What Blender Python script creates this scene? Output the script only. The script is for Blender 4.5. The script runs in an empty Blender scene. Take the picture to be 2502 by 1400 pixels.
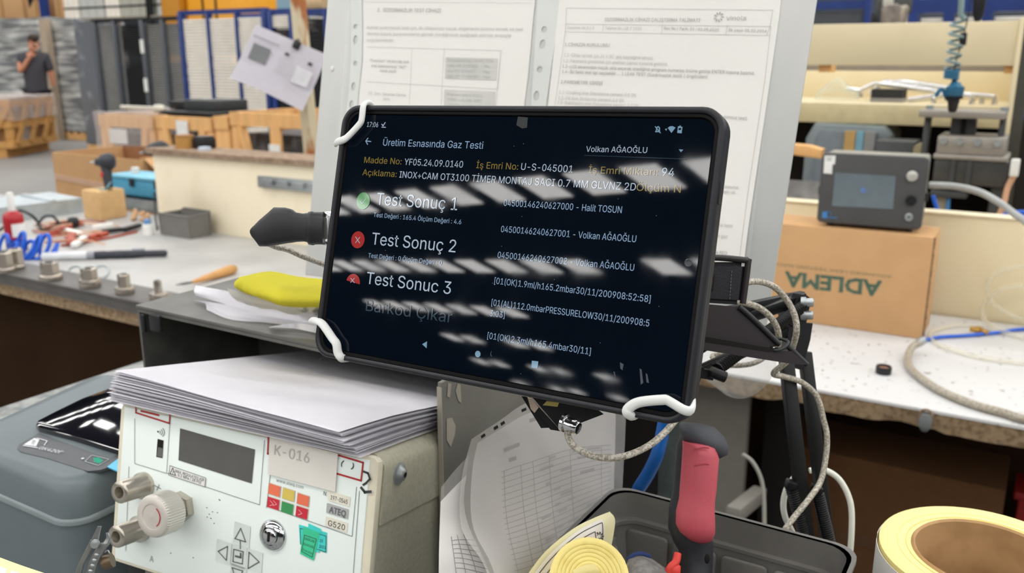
import bpy, bmesh, math, random
from mathutils import Vector, Matrix, noise, geometry
random.seed(7)
SC = bpy.context.scene
COL = SC.collection

# ---------------------------------------------------------------- camera, world, exposure
CAMP = Vector((0, 0, 1.4)); FPX = 2150.0; PITCH = math.radians(14.5)
cd = bpy.data.cameras.new('camera'); cam = bpy.data.objects.new('camera', cd); COL.objects.link(cam)
cam.location = CAMP; cam.rotation_euler = (math.pi/2 - PITCH, 0, 0)
cd.sensor_fit = 'HORIZONTAL'; cd.sensor_width = 36.0; cd.lens = 36.0*FPX/2502; cd.clip_start = 0.02; cd.clip_end = 300
cd.dof.use_dof = True; cd.dof.focus_distance = 0.535; cd.dof.aperture_fstop = 11.5
SC.camera = cam
w = bpy.data.worlds.new('hall_air'); SC.world = w; w.use_nodes = True
w.node_tree.nodes['Background'].inputs[0].default_value = (0.75, 0.82, 0.9, 1)
w.node_tree.nodes['Background'].inputs[1].default_value = 0.6
SC.view_settings.view_transform = 'Standard'; SC.view_settings.look = 'None'
SC.view_settings.exposure = 0.12; SC.view_settings.gamma = 1.0; SC.view_settings.use_curve_mapping = False
SKY_POWER = 13.5
SC.cycles.max_bounces = 8; SC.cycles.transparent_max_bounces = 12

# ---------------------------------------------------------------- geometry of the view
_F = Vector((0, math.cos(PITCH), -math.sin(PITCH))); _R = Vector((1, 0, 0)); _U = Vector((0, math.sin(PITCH), math.cos(PITCH)))
def ray(x, y): return _F + _R*((x-1251)/FPX) + _U*((700-y)/FPX)
def P(x, y, d): return CAMP + ray(x, y)*d
def HZ(x, y, z):
    r = ray(x, y); return CAMP + r*((z-CAMP.z)/r.z)

class Fr:
    """a frame: x to the right, y away from the viewer, z up"""
    def __init__(s, o, ex, ez):
        ex = Vector(ex).normalized(); ez = Vector(ez); ez = (ez - ex*ez.dot(ex)).normalized(); ey = ez.cross(ex)
        s.o = Vector(o); s.M = Matrix(((ex.x, ey.x, ez.x, s.o.x), (ex.y, ey.y, ez.y, s.o.y), (ex.z, ey.z, ez.z, s.o.z), (0, 0, 0, 1)))
        s.I = s.M.inverted()
    def _hit(s, x, y, ax, v):
        o = s.I @ CAMP; r = s.I.to_3x3() @ ray(x, y); t = (v-o[ax])/r[ax]; return o + r*t
    def px(s, x, y, d=0.0): return s._hit(x, y, 1, d)
    def hz(s, x, y, z=0.0): return s._hit(x, y, 2, z)
    def sd(s, x, y, X=0.0): return s._hit(x, y, 0, X)
    def w(s, *v): return s.M @ Vector(v)
    def moved(s, *v): return Fr(s.w(*v), s.M.to_3x3() @ Vector((1, 0, 0)), s.M.to_3x3() @ Vector((0, 0, 1)))
YAW = math.radians(31)
def room_at(p, yaw=31.0):
    a = math.radians(yaw); return Fr(p, (math.cos(a), -math.sin(a), 0), (0, 0, 1))
ROOM = room_at((0, 0, 0))
W = Fr((0, 0, 0), (1, 0, 0), (0, 0, 1))

# ---------------------------------------------------------------- materials
def lin(c): return tuple(((v/255)/12.92 if v/255 <= .04045 else ((v/255+.055)/1.055)**2.4) for v in c)
MATS = {}
def mat(name, rgb, rough=.5, metal=0., var=.08, vs=30., bump=0., bs=150., spec=.5, emit=0., trans=0., coat=0., alpha=1., rgb2=None, lo=.45, hi=.55, stretch=None, ior=1.45):
    """principled material: base colour with a soft noise, or with a second colour in patches (rgb2), plus fine relief"""
    if name in MATS: return MATS[name]
    m = bpy.data.materials.new(name); m.use_nodes = True; nt = m.node_tree; b = nt.nodes['Principled BSDF']
    tc = nt.nodes.new('ShaderNodeTexCoord'); src = tc.outputs['Object']
    if stretch:
        mp = nt.nodes.new('ShaderNodeMapping'); mp.inputs['Scale'].default_value = stretch; nt.links.new(src, mp.inputs[0]); src = mp.outputs[0]
    n = nt.nodes.new('ShaderNodeTexNoise'); n.inputs['Scale'].default_value = vs; n.inputs['Detail'].default_value = 4; nt.links.new(src, n.inputs['Vector'])
    cr = nt.nodes.new('ShaderNodeValToRGB'); c = lin(rgb)
    if rgb2:
        cr.color_ramp.elements[0].position = lo; cr.color_ramp.elements[1].position = hi
        cr.color_ramp.elements[0].color = (*c, 1); cr.color_ramp.elements[1].color = (*lin(rgb2), 1)
    else:
        cr.color_ramp.elements[0].position = .3; cr.color_ramp.elements[1].position = .7
        cr.color_ramp.elements[0].color = (*[max(0, v*(1-var)) for v in c], 1); cr.color_ramp.elements[1].color = (*[min(1, v*(1+var)) for v in c], 1)
    nt.links.new(n.outputs[0], cr.inputs[0]); nt.links.new(cr.outputs[0], b.inputs['Base Color'])
    b.inputs['Roughness'].default_value = rough; b.inputs['Metallic'].default_value = metal; b.inputs['IOR'].default_value = ior
    b.inputs['Specular IOR Level'].default_value = spec; b.inputs['Coat Weight'].default_value = coat; b.inputs['Coat Roughness'].default_value = .05
    b.inputs['Transmission Weight'].default_value = trans; b.inputs['Alpha'].default_value = alpha
    if emit:
        nt.links.new(cr.outputs[0], b.inputs['Emission Color']); b.inputs['Emission Strength'].default_value = emit
    if bump:
        n2 = nt.nodes.new('ShaderNodeTexNoise'); n2.inputs['Scale'].default_value = bs; n2.inputs['Detail'].default_value = 3; nt.links.new(src, n2.inputs['Vector'])
        bp = nt.nodes.new('ShaderNodeBump'); bp.inputs['Strength'].default_value = bump; bp.inputs['Distance'].default_value = .002
        nt.links.new(n2.outputs[0], bp.inputs['Height']); nt.links.new(bp.outputs[0], b.inputs['Normal'])
    MATS[name] = m; return m
def clear_film(name, rgb, opacity, rough=.12):
    """thin clear plastic: mostly see-through, part gloss"""
    if name in MATS: return MATS[name]
    m = bpy.data.materials.new(name); m.use_nodes = True; nt = m.node_tree; nt.nodes.remove(nt.nodes['Principled BSDF'])
    o = nt.nodes['Material Output']; t = nt.nodes.new('ShaderNodeBsdfTransparent'); p = nt.nodes.new('ShaderNodeBsdfPrincipled')
    p.inputs['Base Color'].default_value = (*lin(rgb), 1); p.inputs['Roughness'].default_value = rough
    fr = nt.nodes.new('ShaderNodeLayerWeight'); fr.inputs[0].default_value = .35
    ma = nt.nodes.new('ShaderNodeMath'); ma.operation = 'MULTIPLY_ADD'; ma.inputs[1].default_value = .4; ma.inputs[2].default_value = opacity; ma.use_clamp = True
    mx = nt.nodes.new('ShaderNodeMixShader'); nt.links.new(fr.outputs['Facing'], ma.inputs[0]); nt.links.new(ma.outputs[0], mx.inputs[0])
    nt.links.new(t.outputs[0], mx.inputs[1]); nt.links.new(p.outputs[0], mx.inputs[2]); nt.links.new(mx.outputs[0], o.inputs[0])
    MATS[name] = m; return m

# ---------------------------------------------------------------- shapes
def spline(pts, n=6, closed=False):
    pts = [Vector(p) for p in pts]; N = len(pts)
    if N < 3 or n <= 1: return pts
    out = []
    for i in range(N if closed else N-1):
        if closed: a, b, c, d = pts[i-1], pts[i], pts[(i+1) % N], pts[(i+2) % N]
        else: b, c = pts[i], pts[i+1]; a = pts[i-1] if i else b*2-c; d = pts[i+2] if i+2 < N else c*2-b
        for k in range(n):
            t = k/n; out.append(.5*((2*b)+(c-a)*t+(2*a-5*b+4*c-d)*t*t+(3*b-a-3*c+d)*t**3))
    if not closed: out.append(pts[-1])
    return out
def rrect(x0, x1, y0, y1, r, n=5):
    out = []
    for cx, cy, a in ((x1-r, y1-r, 0), (x0+r, y1-r, 90), (x0+r, y0+r, 180), (x1-r, y0+r, 270)):
        for k in range(n+1):
            t = math.radians(a+90*k/n); out.append((cx+r*math.cos(t), cy+r*math.sin(t)))
    return out
class G:
    def __init__(s): s.bm = bmesh.new(); s.rnd = False
    def face(s, vs):
        try: return s.bm.faces.new(vs)
        except ValueError: return None
    def box(s, x0, x1, y0, y1, z0, z1, bev=0., seg=2):
        v = [s.bm.verts.new(p) for p in ((x0,y0,z0),(x1,y0,z0),(x1,y1,z0),(x0,y1,z0),(x0,y0,z1),(x1,y0,z1),(x1,y1,z1),(x0,y1,z1))]
        fs = [s.face([v[i] for i in q]) for q in ((3,2,1,0),(4,5,6,7),(0,1,5,4),(1,2,6,5),(2,3,7,6),(3,0,4,7))]
        if bev:
            es = list({e for f in fs for e in f.edges})
            bmesh.ops.bevel(s.bm, geom=es, offset=bev, segments=seg, profile=.5, affect='EDGES', clamp_overlap=True)
        return s
    def bar(s, a, b, w, h, bev=0., up=(0, 0, 1)):
        """a straight bar of section w x h from a to b"""
        a = Vector(a); b = Vector(b); d = (b-a).normalized(); u = Vector(up)
        if abs(d.dot(u)) > .98: u = Vector((0, 1, 0))
        x = d.cross(u).normalized(); z = x.cross(d)
        rings = [[p+x*sx*w/2+z*sz*h/2 for sx, sz in ((-1,-1),(1,-1),(1,1),(-1,1))] for p in (a, b)]
        n0 = len(s.bm.edges); s.loft(rings)
        if bev:
            s.bm.edges.ensure_lookup_table(); bmesh.ops.bevel(s.bm, geom=s.bm.edges[n0:], offset=bev, segments=2, profile=.5, affect='EDGES', clamp_overlap=True)
        return s
    def prism(s, pts, a, b, axis='y', bev=0.):
        f = {'y': lambda p, t: (p[0], t, p[1]), 'z': lambda p, t: (p[0], p[1], t), 'x': lambda p, t: (t, p[0], p[1])}[axis]
        A = [s.bm.verts.new(f(p, a)) for p in pts]; B = [s.bm.verts.new(f(p, b)) for p in pts]; n = len(pts)
        fs = [s.face(A[::-1]), s.face(B)] + [s.face((A[i], A[(i+1) % n], B[(i+1) % n], B[i])) for i in range(n)]
        bmesh.ops.recalc_face_normals(s.bm, faces=[x for x in fs if x])
        if bev:
            es = list({e for x in fs[:2] if x for e in x.edges})
            bmesh.ops.bevel(s.bm, geom=es, offset=bev, segments=2, profile=.5, affect='EDGES', clamp_overlap=True)
        return s
    def loft(s, rings, cap=True, closed=False):
        s.rnd = s.rnd or len(rings[0]) > 6
        R = [[s.bm.verts.new(p) for p in r] for r in rings]; n = len(R[0]); fs = []
        for i in range(len(R) if closed else len(R)-1):
            A, B = R[i], R[(i+1) % len(R)]
            for k in range(n): fs.append(s.face((A[k], A[(k+1) % n], B[(k+1) % n], B[k])))
        if cap and not closed: fs += [s.face(R[0][::-1]), s.face(R[-1])]
        bmesh.ops.recalc_face_normals(s.bm, faces=[f for f in fs if f]); return s
    def tube(s, pts, r, seg=8, sm=6, closed=False, flat=1., cap=True):
        """round (or flattened) tube along a smooth path; r may be a function of 0..1"""
        p = spline(pts, sm, closed); N = len(p); rings = []; x = None
        for i in range(N):
            a = p[i-1] if (i or closed) else p[0]; b = p[(i+1) % N] if (i < N-1 or closed) else p[-1]
            d = (b-a).normalized()
            if x is None: x = d.orthogonal().normalized()
            x = (x - d*x.dot(d)).normalized(); y = d.cross(x); rr = r(i/max(1, N-1)) if callable(r) else r
            rings.append([p[i]+x*math.cos(t)*rr+y*math.sin(t)*rr*flat for t in [2*math.pi*k/seg for k in range(seg)]])
        return s.loft(rings, cap, closed)
    def lathe(s, prof, c=(0, 0, 0), axis=(0, 0, 1), seg=20, cap=True, jag=0., sq=1.):
        ax = Vector(axis).normalized(); x = ax.orthogonal().normalized(); y = ax.cross(x); c = Vector(c)
        rings = [[c+ax*h+(x*math.cos(2*math.pi*k/seg)+y*sq*math.sin(2*math.pi*k/seg))*(r*(1-(jag if k % 2 else 0))) for k in range(seg)] for r, h in prof]
        return s.loft(rings, cap)
    def patch(s, ctrl, nu=8, nv=8, thick=0., wob=0., ws=20., seed=0.):
        """sheet through a grid of points, smooth; optional thickness and crumple"""
        s.rnd = True; rows = [spline(r, nu) for r in ctrl]; cols = [spline([r[i] for r in rows], nv) for i in range(len(rows[0]))]
        V = []
        for c in cols:
            cc = []
            for p in c:
                if wob: p = p + noise.noise_vector(p*ws+Vector((seed, seed*2, 0)))*wob
                cc.append(s.bm.verts.new(p))
            V.append(cc)
        fs = [s.face((V[i][j], V[i+1][j], V[i+1][j+1], V[i][j+1])) for i in range(len(V)-1) for j in range(len(V[0])-1)]
        fs = [f for f in fs if f]
        if thick: bmesh.ops.solidify(s.bm, geom=fs, thickness=thick)
        return s
    def poly(s, pts): s.face([s.bm.verts.new(p) for p in pts]); return s
    def blob(s, c, r, sub=2, wob=0., ws=30.):
        s.rnd = True
        m = Matrix.Translation(c) @ Matrix.Diagonal((*r, 1)) if not isinstance(r, (int, float)) else Matrix.Translation(c) @ Matrix.Scale(r, 4)
        q = bmesh.ops.create_icosphere(s.bm, subdivisions=sub, radius=1, matrix=m)
        if wob:
            for v in q['verts']: v.co += noise.noise_vector(v.co*ws)*wob
        return s
ROOTM = {}
def top_of(o):
    while o.parent: o = o.parent
    return o
def put(name, me, m, parent=None, fr=W, angle=35, smooth=True):
    if smooth and len(me.polygons):
        me.shade_smooth(); me.set_sharp_from_angle(angle=math.radians(angle))
    me.materials.clear(); me.materials.append(m); o = bpy.data.objects.new(name, me); COL.objects.link(o)
    if parent is not None:
        me.transform(ROOTM[top_of(parent).name].inverted() @ fr.M); o.parent = parent
    else:
        M = fr.M
        if fr is W and len(me.vertices):
            xs = [v.co.x for v in me.vertices]; ys = [v.co.y for v in me.vertices]; zs = [v.co.z for v in me.vertices]
            M = Matrix.Translation(((min(xs)+max(xs))/2, (min(ys)+max(ys))/2, min(zs))); me.transform(M.inverted())
        o.matrix_world = M; ROOTM[o.name] = M.copy()
    return o
def ob(name, g, m, parent=None, fr=W, angle=None, smooth=True):
    if angle is None: angle = 62 if g.rnd else 25
    me = bpy.data.meshes.new(name); g.bm.to_mesh(me); g.bm.free()
    return put(name, me, m, parent, fr, angle, smooth)
def tag(o, label, cat, group=None):
    o['label'] = label; o['category'] = cat
    if group: o['group'] = group
    return o
def thing(name, label, cat, fr, group=None):
    o = bpy.data.objects.new(name, None); COL.objects.link(o); o.empty_display_size = .03
    o.matrix_world = fr.M; ROOTM[o.name] = fr.M.copy(); return tag(o, label, cat, group)
def base(p): return Fr(p, (1, 0, 0), (0, 0, 1))
def struct(o): o['kind'] = 'structure'; return o
def stuff(o): o['kind'] = 'stuff'; return o
def dup(root, M, label=None, group=None):
    r = root.copy(); COL.objects.link(r); r.matrix_world = M; ROOTM[r.name] = M.copy()
    if label: r['label'] = label
    if group: r['group'] = group
    for ch in list(root.children):
        c = ch.copy(); COL.objects.link(c); c.parent = r
        for g in ch.children:
            d = g.copy(); COL.objects.link(d); d.parent = c
    return r
# flat print on a surface: writing and outlines
def shape2d(name, loops, m, parent, fr, y=-.0004):
    """filled flat shape in the plane y of a frame; later loops are holes"""
    cu = bpy.data.curves.new(name, 'CURVE'); cu.dimensions = '2D'; cu.fill_mode = 'BOTH'
    for L in loops:
        sp = cu.splines.new('POLY'); sp.points.add(len(L)-1); sp.use_cyclic_u = True
        for q, p in zip(sp.points, L): q.co = (p[0], p[1], 0, 1)
    o = bpy.data.objects.new(name, cu); me = bpy.data.meshes.new_from_object(o); bpy.data.objects.remove(o); bpy.data.curves.remove(cu)
    me.transform(Matrix(((1,0,0,0),(0,0,-1,y),(0,1,0,0),(0,0,0,1))))
    return put(name, me, m, parent, fr, smooth=False)
def xz(fr, pts, d=0.): return [(q.x, q.z) for q in (fr.px(x, y, d) for x, y in pts)]
def mark(name, pts, fr, m, parent, y=-.0004, d=0.): return shape2d(name, [xz(fr, pts, d)], m, parent, fr, y)
def outline(name, pts, wid, fr, m, parent, y=-.0005, closed=True):
    """line of a given width (m) along px points, as flat strips"""
    p = [Vector(q) for q in xz(fr, pts)]; g = G(); n = len(p)
    for i in range(n if closed else n-1):
        a, b = p[i], p[(i+1) % n]; d = (b-a)
        if d.length < 1e-6: continue
        d.normalize(); t = Vector((-d.y, d.x))*wid/2; a = a-d*wid/2; b = b+d*wid/2
        g.poly([(q.x, y, q.y) for q in (a-t, b-t, b+t, a+t)])
    return ob(name, g, m, parent, fr, smooth=False)
FONT = None
try: FONT = bpy.data.fonts.load(bpy.utils.system_resource('DATAFILES', path='fonts') + '/Inter.woff2')   # a face that ships inside Blender
except Exception: FONT = None
_GL = {}
def _outline(s, res, heavy):
    cu = bpy.data.curves.new('writing', 'FONT'); cu.body = s; cu.size = 1; cu.resolution_u = res; cu.fill_mode = 'NONE'
    if FONT and not heavy: cu.font = FONT
    o = bpy.data.objects.new('writing', cu); me = bpy.data.meshes.new_from_object(o); bpy.data.objects.remove(o); bpy.data.curves.remove(cu)
    v = [(p.co.x, p.co.y) for p in me.vertices]; e = [tuple(q.vertices) for q in me.edges]; bpy.data.meshes.remove(me); return v, e
def _glyph(c, res, heavy):
    """outline of one character filled by triangles, counters left open (even-odd)"""
    k = (c, res, heavy)
    if k in _GL: return _GL[k]
    v, e = _outline(c, res, heavy); r = geometry.delaunay_2d_cdt([Vector(p) for p in v], e, [], 0, 1e-6); P_ = r[0]; tris = []
    for t in r[2]:
        cx = sum(P_[i].x for i in t)/3; cy = sum(P_[i].y for i in t)/3; n = 0
        for a, b in e:
            (xa, ya), (xb, yb) = v[a], v[b]
            if (ya > cy) != (yb > cy) and cx < xa+(cy-ya)*(xb-xa)/(yb-ya): n += 1
        if n % 2: tris.append(tuple(t))
    _GL[k] = (len(v), v[0] if v else (0, 0), [(p.x, p.y) for p in P_], tris); return _GL[k]
def _face(s, heavy=False, res=2):
    v, e = _outline(s, res, heavy); V_, T_, i = [], [], 0
    for c in s:
        n, o, pts, tris = _glyph(c, res, heavy)
        if not n or i >= len(v): continue
        dx, dy = v[i][0]-o[0], v[i][1]-o[1]; b = len(V_); V_ += [(x+dx, y+dy, 0) for x, y in pts]; T_ += [tuple(q+b for q in t) for t in tris]; i += n
    me = bpy.data.meshes.new('writing'); me.from_pydata(V_, [], T_); return me
CAPH = {h: max(v.co.y for v in _face('H', h).vertices) for h in (False, True)}
def text(name, s, p0, p1, cap, m, parent, fr, y=-.0006, res=2, bold=0., d=0., fat=0.):
    """writing from baseline start p0 to baseline end p1 (px), capitals cap px high, lying on the frame's plane"""
    me = _face(s, bold > 0, res); me.name = name
    if not len(me.vertices): return None
    if fat:   # heavier strokes: a strip along every outline edge
        v, e = _outline(s, res, bold > 0); V_ = [tuple(q.co) for q in me.vertices]; T_ = [tuple(p.vertices) for p in me.polygons]
        for a, b in e:
            p, q = Vector(v[a]), Vector(v[b]); d_ = q-p
            if d_.length < 1e-6: continue
            d_.normalize(); n_ = Vector((-d_.y, d_.x))*fat; p = p-d_*fat; q = q+d_*fat; i = len(V_)
            V_ += [(*(p-n_), 0), (*(q-n_), 0), (*(q+n_), 0), (*(p+n_), 0)]; T_.append((i, i+1, i+2, i+3))
        me = bpy.data.meshes.new(name); me.from_pydata(V_, [], T_)
    xs = [v.co.x for v in me.vertices]; x0, x1 = min(xs), max(xs)
    a, b = fr.px(*p0, d), fr.px(*p1, d); mx, my = (p0[0]+p1[0])/2, (p0[1]+p1[1])/2
    h = abs(fr.px(mx, my-cap, d).z - fr.px(mx, my, d).z)
    ux = Vector((b.x-a.x, b.z-a.z)); L = ux.length; ux.normalize(); uz = Vector((-ux.y, ux.x)); sx = L/(x1-x0); sz = h/CAPH[bold > 0]
    for v in me.vertices:
        q = Vector((a.x, a.z)) + ux*((v.co.x-x0)*sx) + uz*(v.co.y*sz); v.co = (q.x, d+y, q.y)
    return put(name, me, m, parent, fr, smooth=False)
# ================================================================ the hall
m_floor = mat('concrete_floor', (130,128,125), .55, var=.1, vs=.8, bump=.05)
m_wallc = mat('hall_wall', (120,132,140), .8)
struct(ob('floor', G().box(-60, 40, -60, 30, -.1, 0), m_floor, fr=ROOM))
g = G(); g.box(-60, 40, -60, 30, 9.05, 9.25)
ceil = struct(ob('ceiling', g, mat('roof_sheet', (64,66,70), .8), fr=ROOM))
g = G(); a18 = math.radians(18); rx, ry = math.cos(a18), math.sin(a18)
for k in range(-9, 7):
    pp = -7.8+5.6*k
    for j in range(-45, 46):
        if (k*7+j*3) % 11 == 0: continue
        c = j*1.8; ux_, vy_ = c*rx-pp*ry, c*ry+pp*rx
        if ux_ < -31 or (pp < -22 and ux_ > -18.5) or (pp < -28 and (k+j) % 3 == 0): continue
        q = [((c+i)*rx-(pp+s)*ry, (c+i)*ry+(pp+s)*rx) for i, s in ((-.55,-.62),(.55,-.62),(.55,.62),(-.55,.62))]
        if all(-58 < x < 38 and -58 < y < 28 for x, y in q): g.poly([(x, y, 9.0) for x, y in q][::-1])
m_sky = bpy.data.materials.new('daylight_pane'); m_sky.use_nodes = True; MATS['daylight_pane'] = m_sky
_b = m_sky.node_tree.nodes['Principled BSDF']; _b.inputs['Base Color'].default_value = (.8,.8,.8,1); _b.inputs['Emission Color'].default_value = (1,.985,.96,1); _b.inputs['Emission Strength'].default_value = SKY_POWER
sk = stuff(ob('skylight', g, m_sky, ceil, ROOM, smooth=False))
struct(ob('wall_back', G().box(-60, 40, 30, 30.2, 0, 9.2), m_wallc, fr=ROOM))
struct(ob('wall_front', G().box(-60, 40, -60.2, -60, 0, 9.2), mat('pale_hall_wall', (176,182,188), .8), fr=ROOM))
struct(ob('wall_left', G().box(-60.2, -60, -60, 30, 0, 9.2), m_wallc, fr=ROOM))
struct(ob('wall_right', G().box(40, 40.2, -60, 30, 0, 9.2), m_wallc, fr=ROOM))

m_blue = mat('blue_rack_paint', (34,58,122), .45, var=.15, vs=8)
m_white = mat('white_sheet_edge', (244,238,226), .6, var=.06, vs=9)
m_greyp = mat('grey_panel_edge', (128,128,126), .5, var=.08, vs=9)
m_blackp = mat('black_panel', (24,25,28), .45, var=.2)
m_dark = mat('dark_void', (18,16,15), .9)
m_steel = mat('galvanised_steel', (172,178,180), .38, .75, var=.18, vs=14)
m_card = mat('cardboard', (198,156,110), .85, var=.05, vs=12)
m_card2 = mat('cardboard_dark_side', (196,152,104), .85, var=.05)
m_pine = mat('pine_wood', (226,176,116), .7, var=.14, vs=16, stretch=(1,1,.15))
m_cream = mat('cream_laminate', (228,214,178), .5, var=.04, vs=5, bump=.03)
m_blk = mat('black_plastic', (28,29,32), .45, var=.2)
m_wht = mat('white_plastic', (232,232,228), .45)
m_film = mat('wrinkled_film', (128,130,132), .22, .25, vs=2.2, rgb2=(238,238,234), lo=.42, hi=.66, stretch=(.5,.5,5), bump=.55, bs=3.5)

def V(v): return ROOM.moved(0, v, 0)
def slabs(x0, x1, y0, y1, z0, z1, n, gap=.25, jit=.004):
    g = G(); h = (z1-z0)/n
    for i in range(n):
        j = random.uniform(-jit, jit); g.box(x0+j, x1+j, y0+abs(j), y1, z0+i*h, z0+i*h+h*(1-gap))
    return g
def film_block(name, label, x0, x1, yt, yb, v, dep, m=None, grp=None):
    f = V(v); a = f.px(x0, (yt+yb)/2).x; b = f.px(x1, (yt+yb)/2).x; zt = f.px((x0+x1)/2, yt).z
    fr = ROOM.moved((a+b)/2, v, 0); hw = (b-a)/2
    g = G().box(-hw, hw, 0, dep, .14, zt)
    bmesh.ops.subdivide_edges(g.bm, edges=g.bm.edges[:], cuts=9, use_grid_fill=True)
    for q in g.bm.verts: q.co += noise.noise_vector(q.co*4)*.045
    t = thing(name, label, 'pallet load', fr, grp)
    ob('wrapped_load', g, m or m_film, t, fr, angle=60)
    g = G()
    for i in range(5): g.box(-hw+i*(2*hw-.1)/4, -hw+.1+i*(2*hw-.1)/4, 0, dep, .1, .135)
    for yy in (0, dep/2-.05, dep-.1): g.box(-hw, hw, yy, yy+.1, 0, .1)
    ob('pallet', g, m_pine, t, fr)
    return t
film_block('wrapped_pallet', 'tall pallet load in shiny stretch film behind the standing man', -70, 104, 45, 300, 9.8, .9)
film_block('wrapped_pallet', 'silvery film-wrapped pallet load between the man and the grey panel cart', 124, 206, 52, 300, 9.6, .9)
film_block('wrapped_pallet', 'narrow dark grey column in torn film beside the grey panel cart', 194, 238, 50, 318, 8.3, .5, mat('dark_film', (112,116,122), .3, .1, vs=4, rgb2=(190,194,200), lo=.55, hi=.75, bump=.5, bs=6))
f = V(9.45); q0, q1 = f.px(106, 150), f.px(120, 150)
tag(ob('timber_post', G().box(q0.x, q1.x, 0, .12, 0, f.px(112, 46).z), mat('old_timber', (176,160,140), .8), fr=f), 'pale upright timber between two film-wrapped pallet loads', 'post')

# --- high rack along the far side: boxes, white panels
f = V(13.5); R = thing('pallet_rack', 'high pallet rack with dark blue upright over the wrapped pallets', 'rack', f.moved(f.px(100, 40).x, 0, 0))
zb = f.px(150, 46).z; 
ob('shelf_beam', G().box(f.px(-60, 40).x, f.px(395, 40).x, 0, .12, zb-.12, zb), mat('rack_beam', (150,142,130), .6), R, f)
for i, (xa, xb) in enumerate(((96, 112), (356, 366))):
    ob('upright', G().box(f.px(xa, 20).x, f.px(xb, 20).x, 0, .1, 0, 3.6), m_blue if not i else m_blackp, R, f)
for xa, xb, lab, m in ((-60, 36, 'plain brown carton at the end of the high rack', m_card), (46, 96, 'brown carton with dark cut-outs beside the blue upright', m_card), (114, 138, 'narrow brown carton just past the blue upright', m_card)):
    A, B = f.px(xa, 20).x, f.px(xb, 20).x; fb = f.moved((A+B)/2, .2, zb)
    t = thing('carton', lab, 'box', fb, 'cartons on the high rack'); hw = (B-A)/2
    ob('carton_body', G().box(-hw, hw, 0, .8, 0, .75, .01), m, t, fb)
    ob('packing_tape', G().box(-.05, .05, -.004, 0, .02, .75), mat('brown_tape', (170,130,84), .4), t, fb)
    if xa == 46:
        for s in (-1, 1): ob('cut_out', G().prism([(s*.02, .55), (s*.35, .55), (s*.3, .3)], -.006, .0, 'y'), m_dark, t, fb)
for i, (xa, xb) in enumerate(((142, 178), (182, 240), (244, 278), (282, 352), (370, 396))):
    A, B = f.px(xa, 20).x, f.px(xb, 20).x; fb = f.moved((A+B)/2, .15, zb); hw = (B-A)/2
    m = (m_white, mat('pale_grey_panel', (196,198,194), .5), m_white, mat('greenish_panel', (178,178,166), .5), mat('pale_grey_panel', (196,198,194)))[i]
    t = thing('panel_bundle', ('white upright panels at the edge of the high rack', 'pale grey bundle of panels with dark straps', 'white narrow panel bundle past the strapped one', 'greenish grey panels with small hooks on the high rack', 'last pale panel bundle near the yellow machine')[i], 'panels', fb, 'panel bundles on the high rack')
    for k in range(3):
        ob('panel', G().box(-hw+k*hw*.67+.01, -hw+(k+1)*hw*.67-.01, 0, .6, 0, 1.1), m, t, fb)
    ob('strap', G().box(-hw, hw, -.01, .61, .22, .26), m_dark, t, fb)

# --- yellow machine behind the carts
f = V(9.6); A, B, C2 = f.px(394, 30).x, f.px(440, 30).x, f.px(562, 20).x; fm = f.moved((A+C2)/2, 0, 0); k = -(A+C2)/2
m_yel = mat('machine_yellow', (236,164,36), .4, var=.06)
t = thing('yellow_forklift', 'yellow forklift truck parked behind the panel racks', 'forklift', fm)
ob('counterweight', G().box(B+k, C2+k, .1, 1.0, .35, 2.6, .08, 3), m_yel, t, fm)
ob('mast', G().box(A+k, B+k-.02, 0, .25, .1, 2.7, .02), mat('machine_ochre', (190,128,24), .5), t, fm)
for s in (.36, .62): ob('panel_groove', G().box(B+k+(C2-B)*s, B+k+(C2-B)*s+.03, .085, .1, .4, 2.55), m_dark, t, fm)
for xx in (B+k+.2, C2+k-.3): ob('wheel', G().lathe([(.1,0),(.32,0),(.34,.05),(.34,.2),(.1,.22)], (xx, .05, .34), (0,1,0), 20), m_blk, t, fm)

# --- window band high on the far wall
f = V(15.5); A, B = f.px(572, 10).x, f.px(1000, 10).x; zt = f.px(700, 21).z
wn = struct(ob('window_1', G().box(A, B, .1, .2, zt-.18, zt), mat('window_frame', (86,92,98), .5), fr=f))
n = 5
for i in range(n):
    ob('pane', G().box(A+(B-A)*i/n+.06, A+(B-A)*(i+1)/n-.06, .1, .13, zt, zt+1.3), mat('window_glass', (118,146,160), .1, emit=.25), wn, f)
    ob('mullion', G().box(A+(B-A)*i/n-.06, A+(B-A)*i/n+.06, .06, .2, zt, zt+1.35), MATS['window_frame'], wn, f)
struct(ob('wall_panel', G().box(f.px(560, 10).x, f.px(2900, 10).x, .25, .4, 0, 4.4), mat('dark_cladding', (62,72,84), .7), fr=f))

# --- grey panel cart
f = V(7.9); x_ = lambda x, y=160: f.px(x, y).x
T = f.px(300, 54).z; B0 = .22; cx = x_(340); fc = f.moved(cx, 0, 0); f2 = fc
X = lambda x: x_(x)-cx
t = thing('panel_cart', 'grey wheeled cart stacked with grey and black sheet panels', 'cart', fc)
ob('deck', G().box(X(238), X(452), -.05, .85, B0-.08, B0), m_blackp, t, fc)
ob('top_rail', G().box(X(238), X(452), -.03, .03, T, T+.05), m_blackp, t, fc)
for a, b in ((239, 247), (288, 295), (355, 363), (405, 412)): ob('post', G().box(X(a), X(b), -.04, .03, B0, T+.02, .005), mat('cart_post', (86,90,96), .5), t, fc)
for a, b, m in ((247, 287, m_greyp), (296, 302, m_greyp), (303, 355, m_blackp), (364, 404, m_greyp), (412, 451, m_greyp)):
    stuff(ob('sheet_stack', slabs(X(a), X(b), .02, .8, B0, T-.03, 56), m, t, fc, smooth=False))
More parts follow.
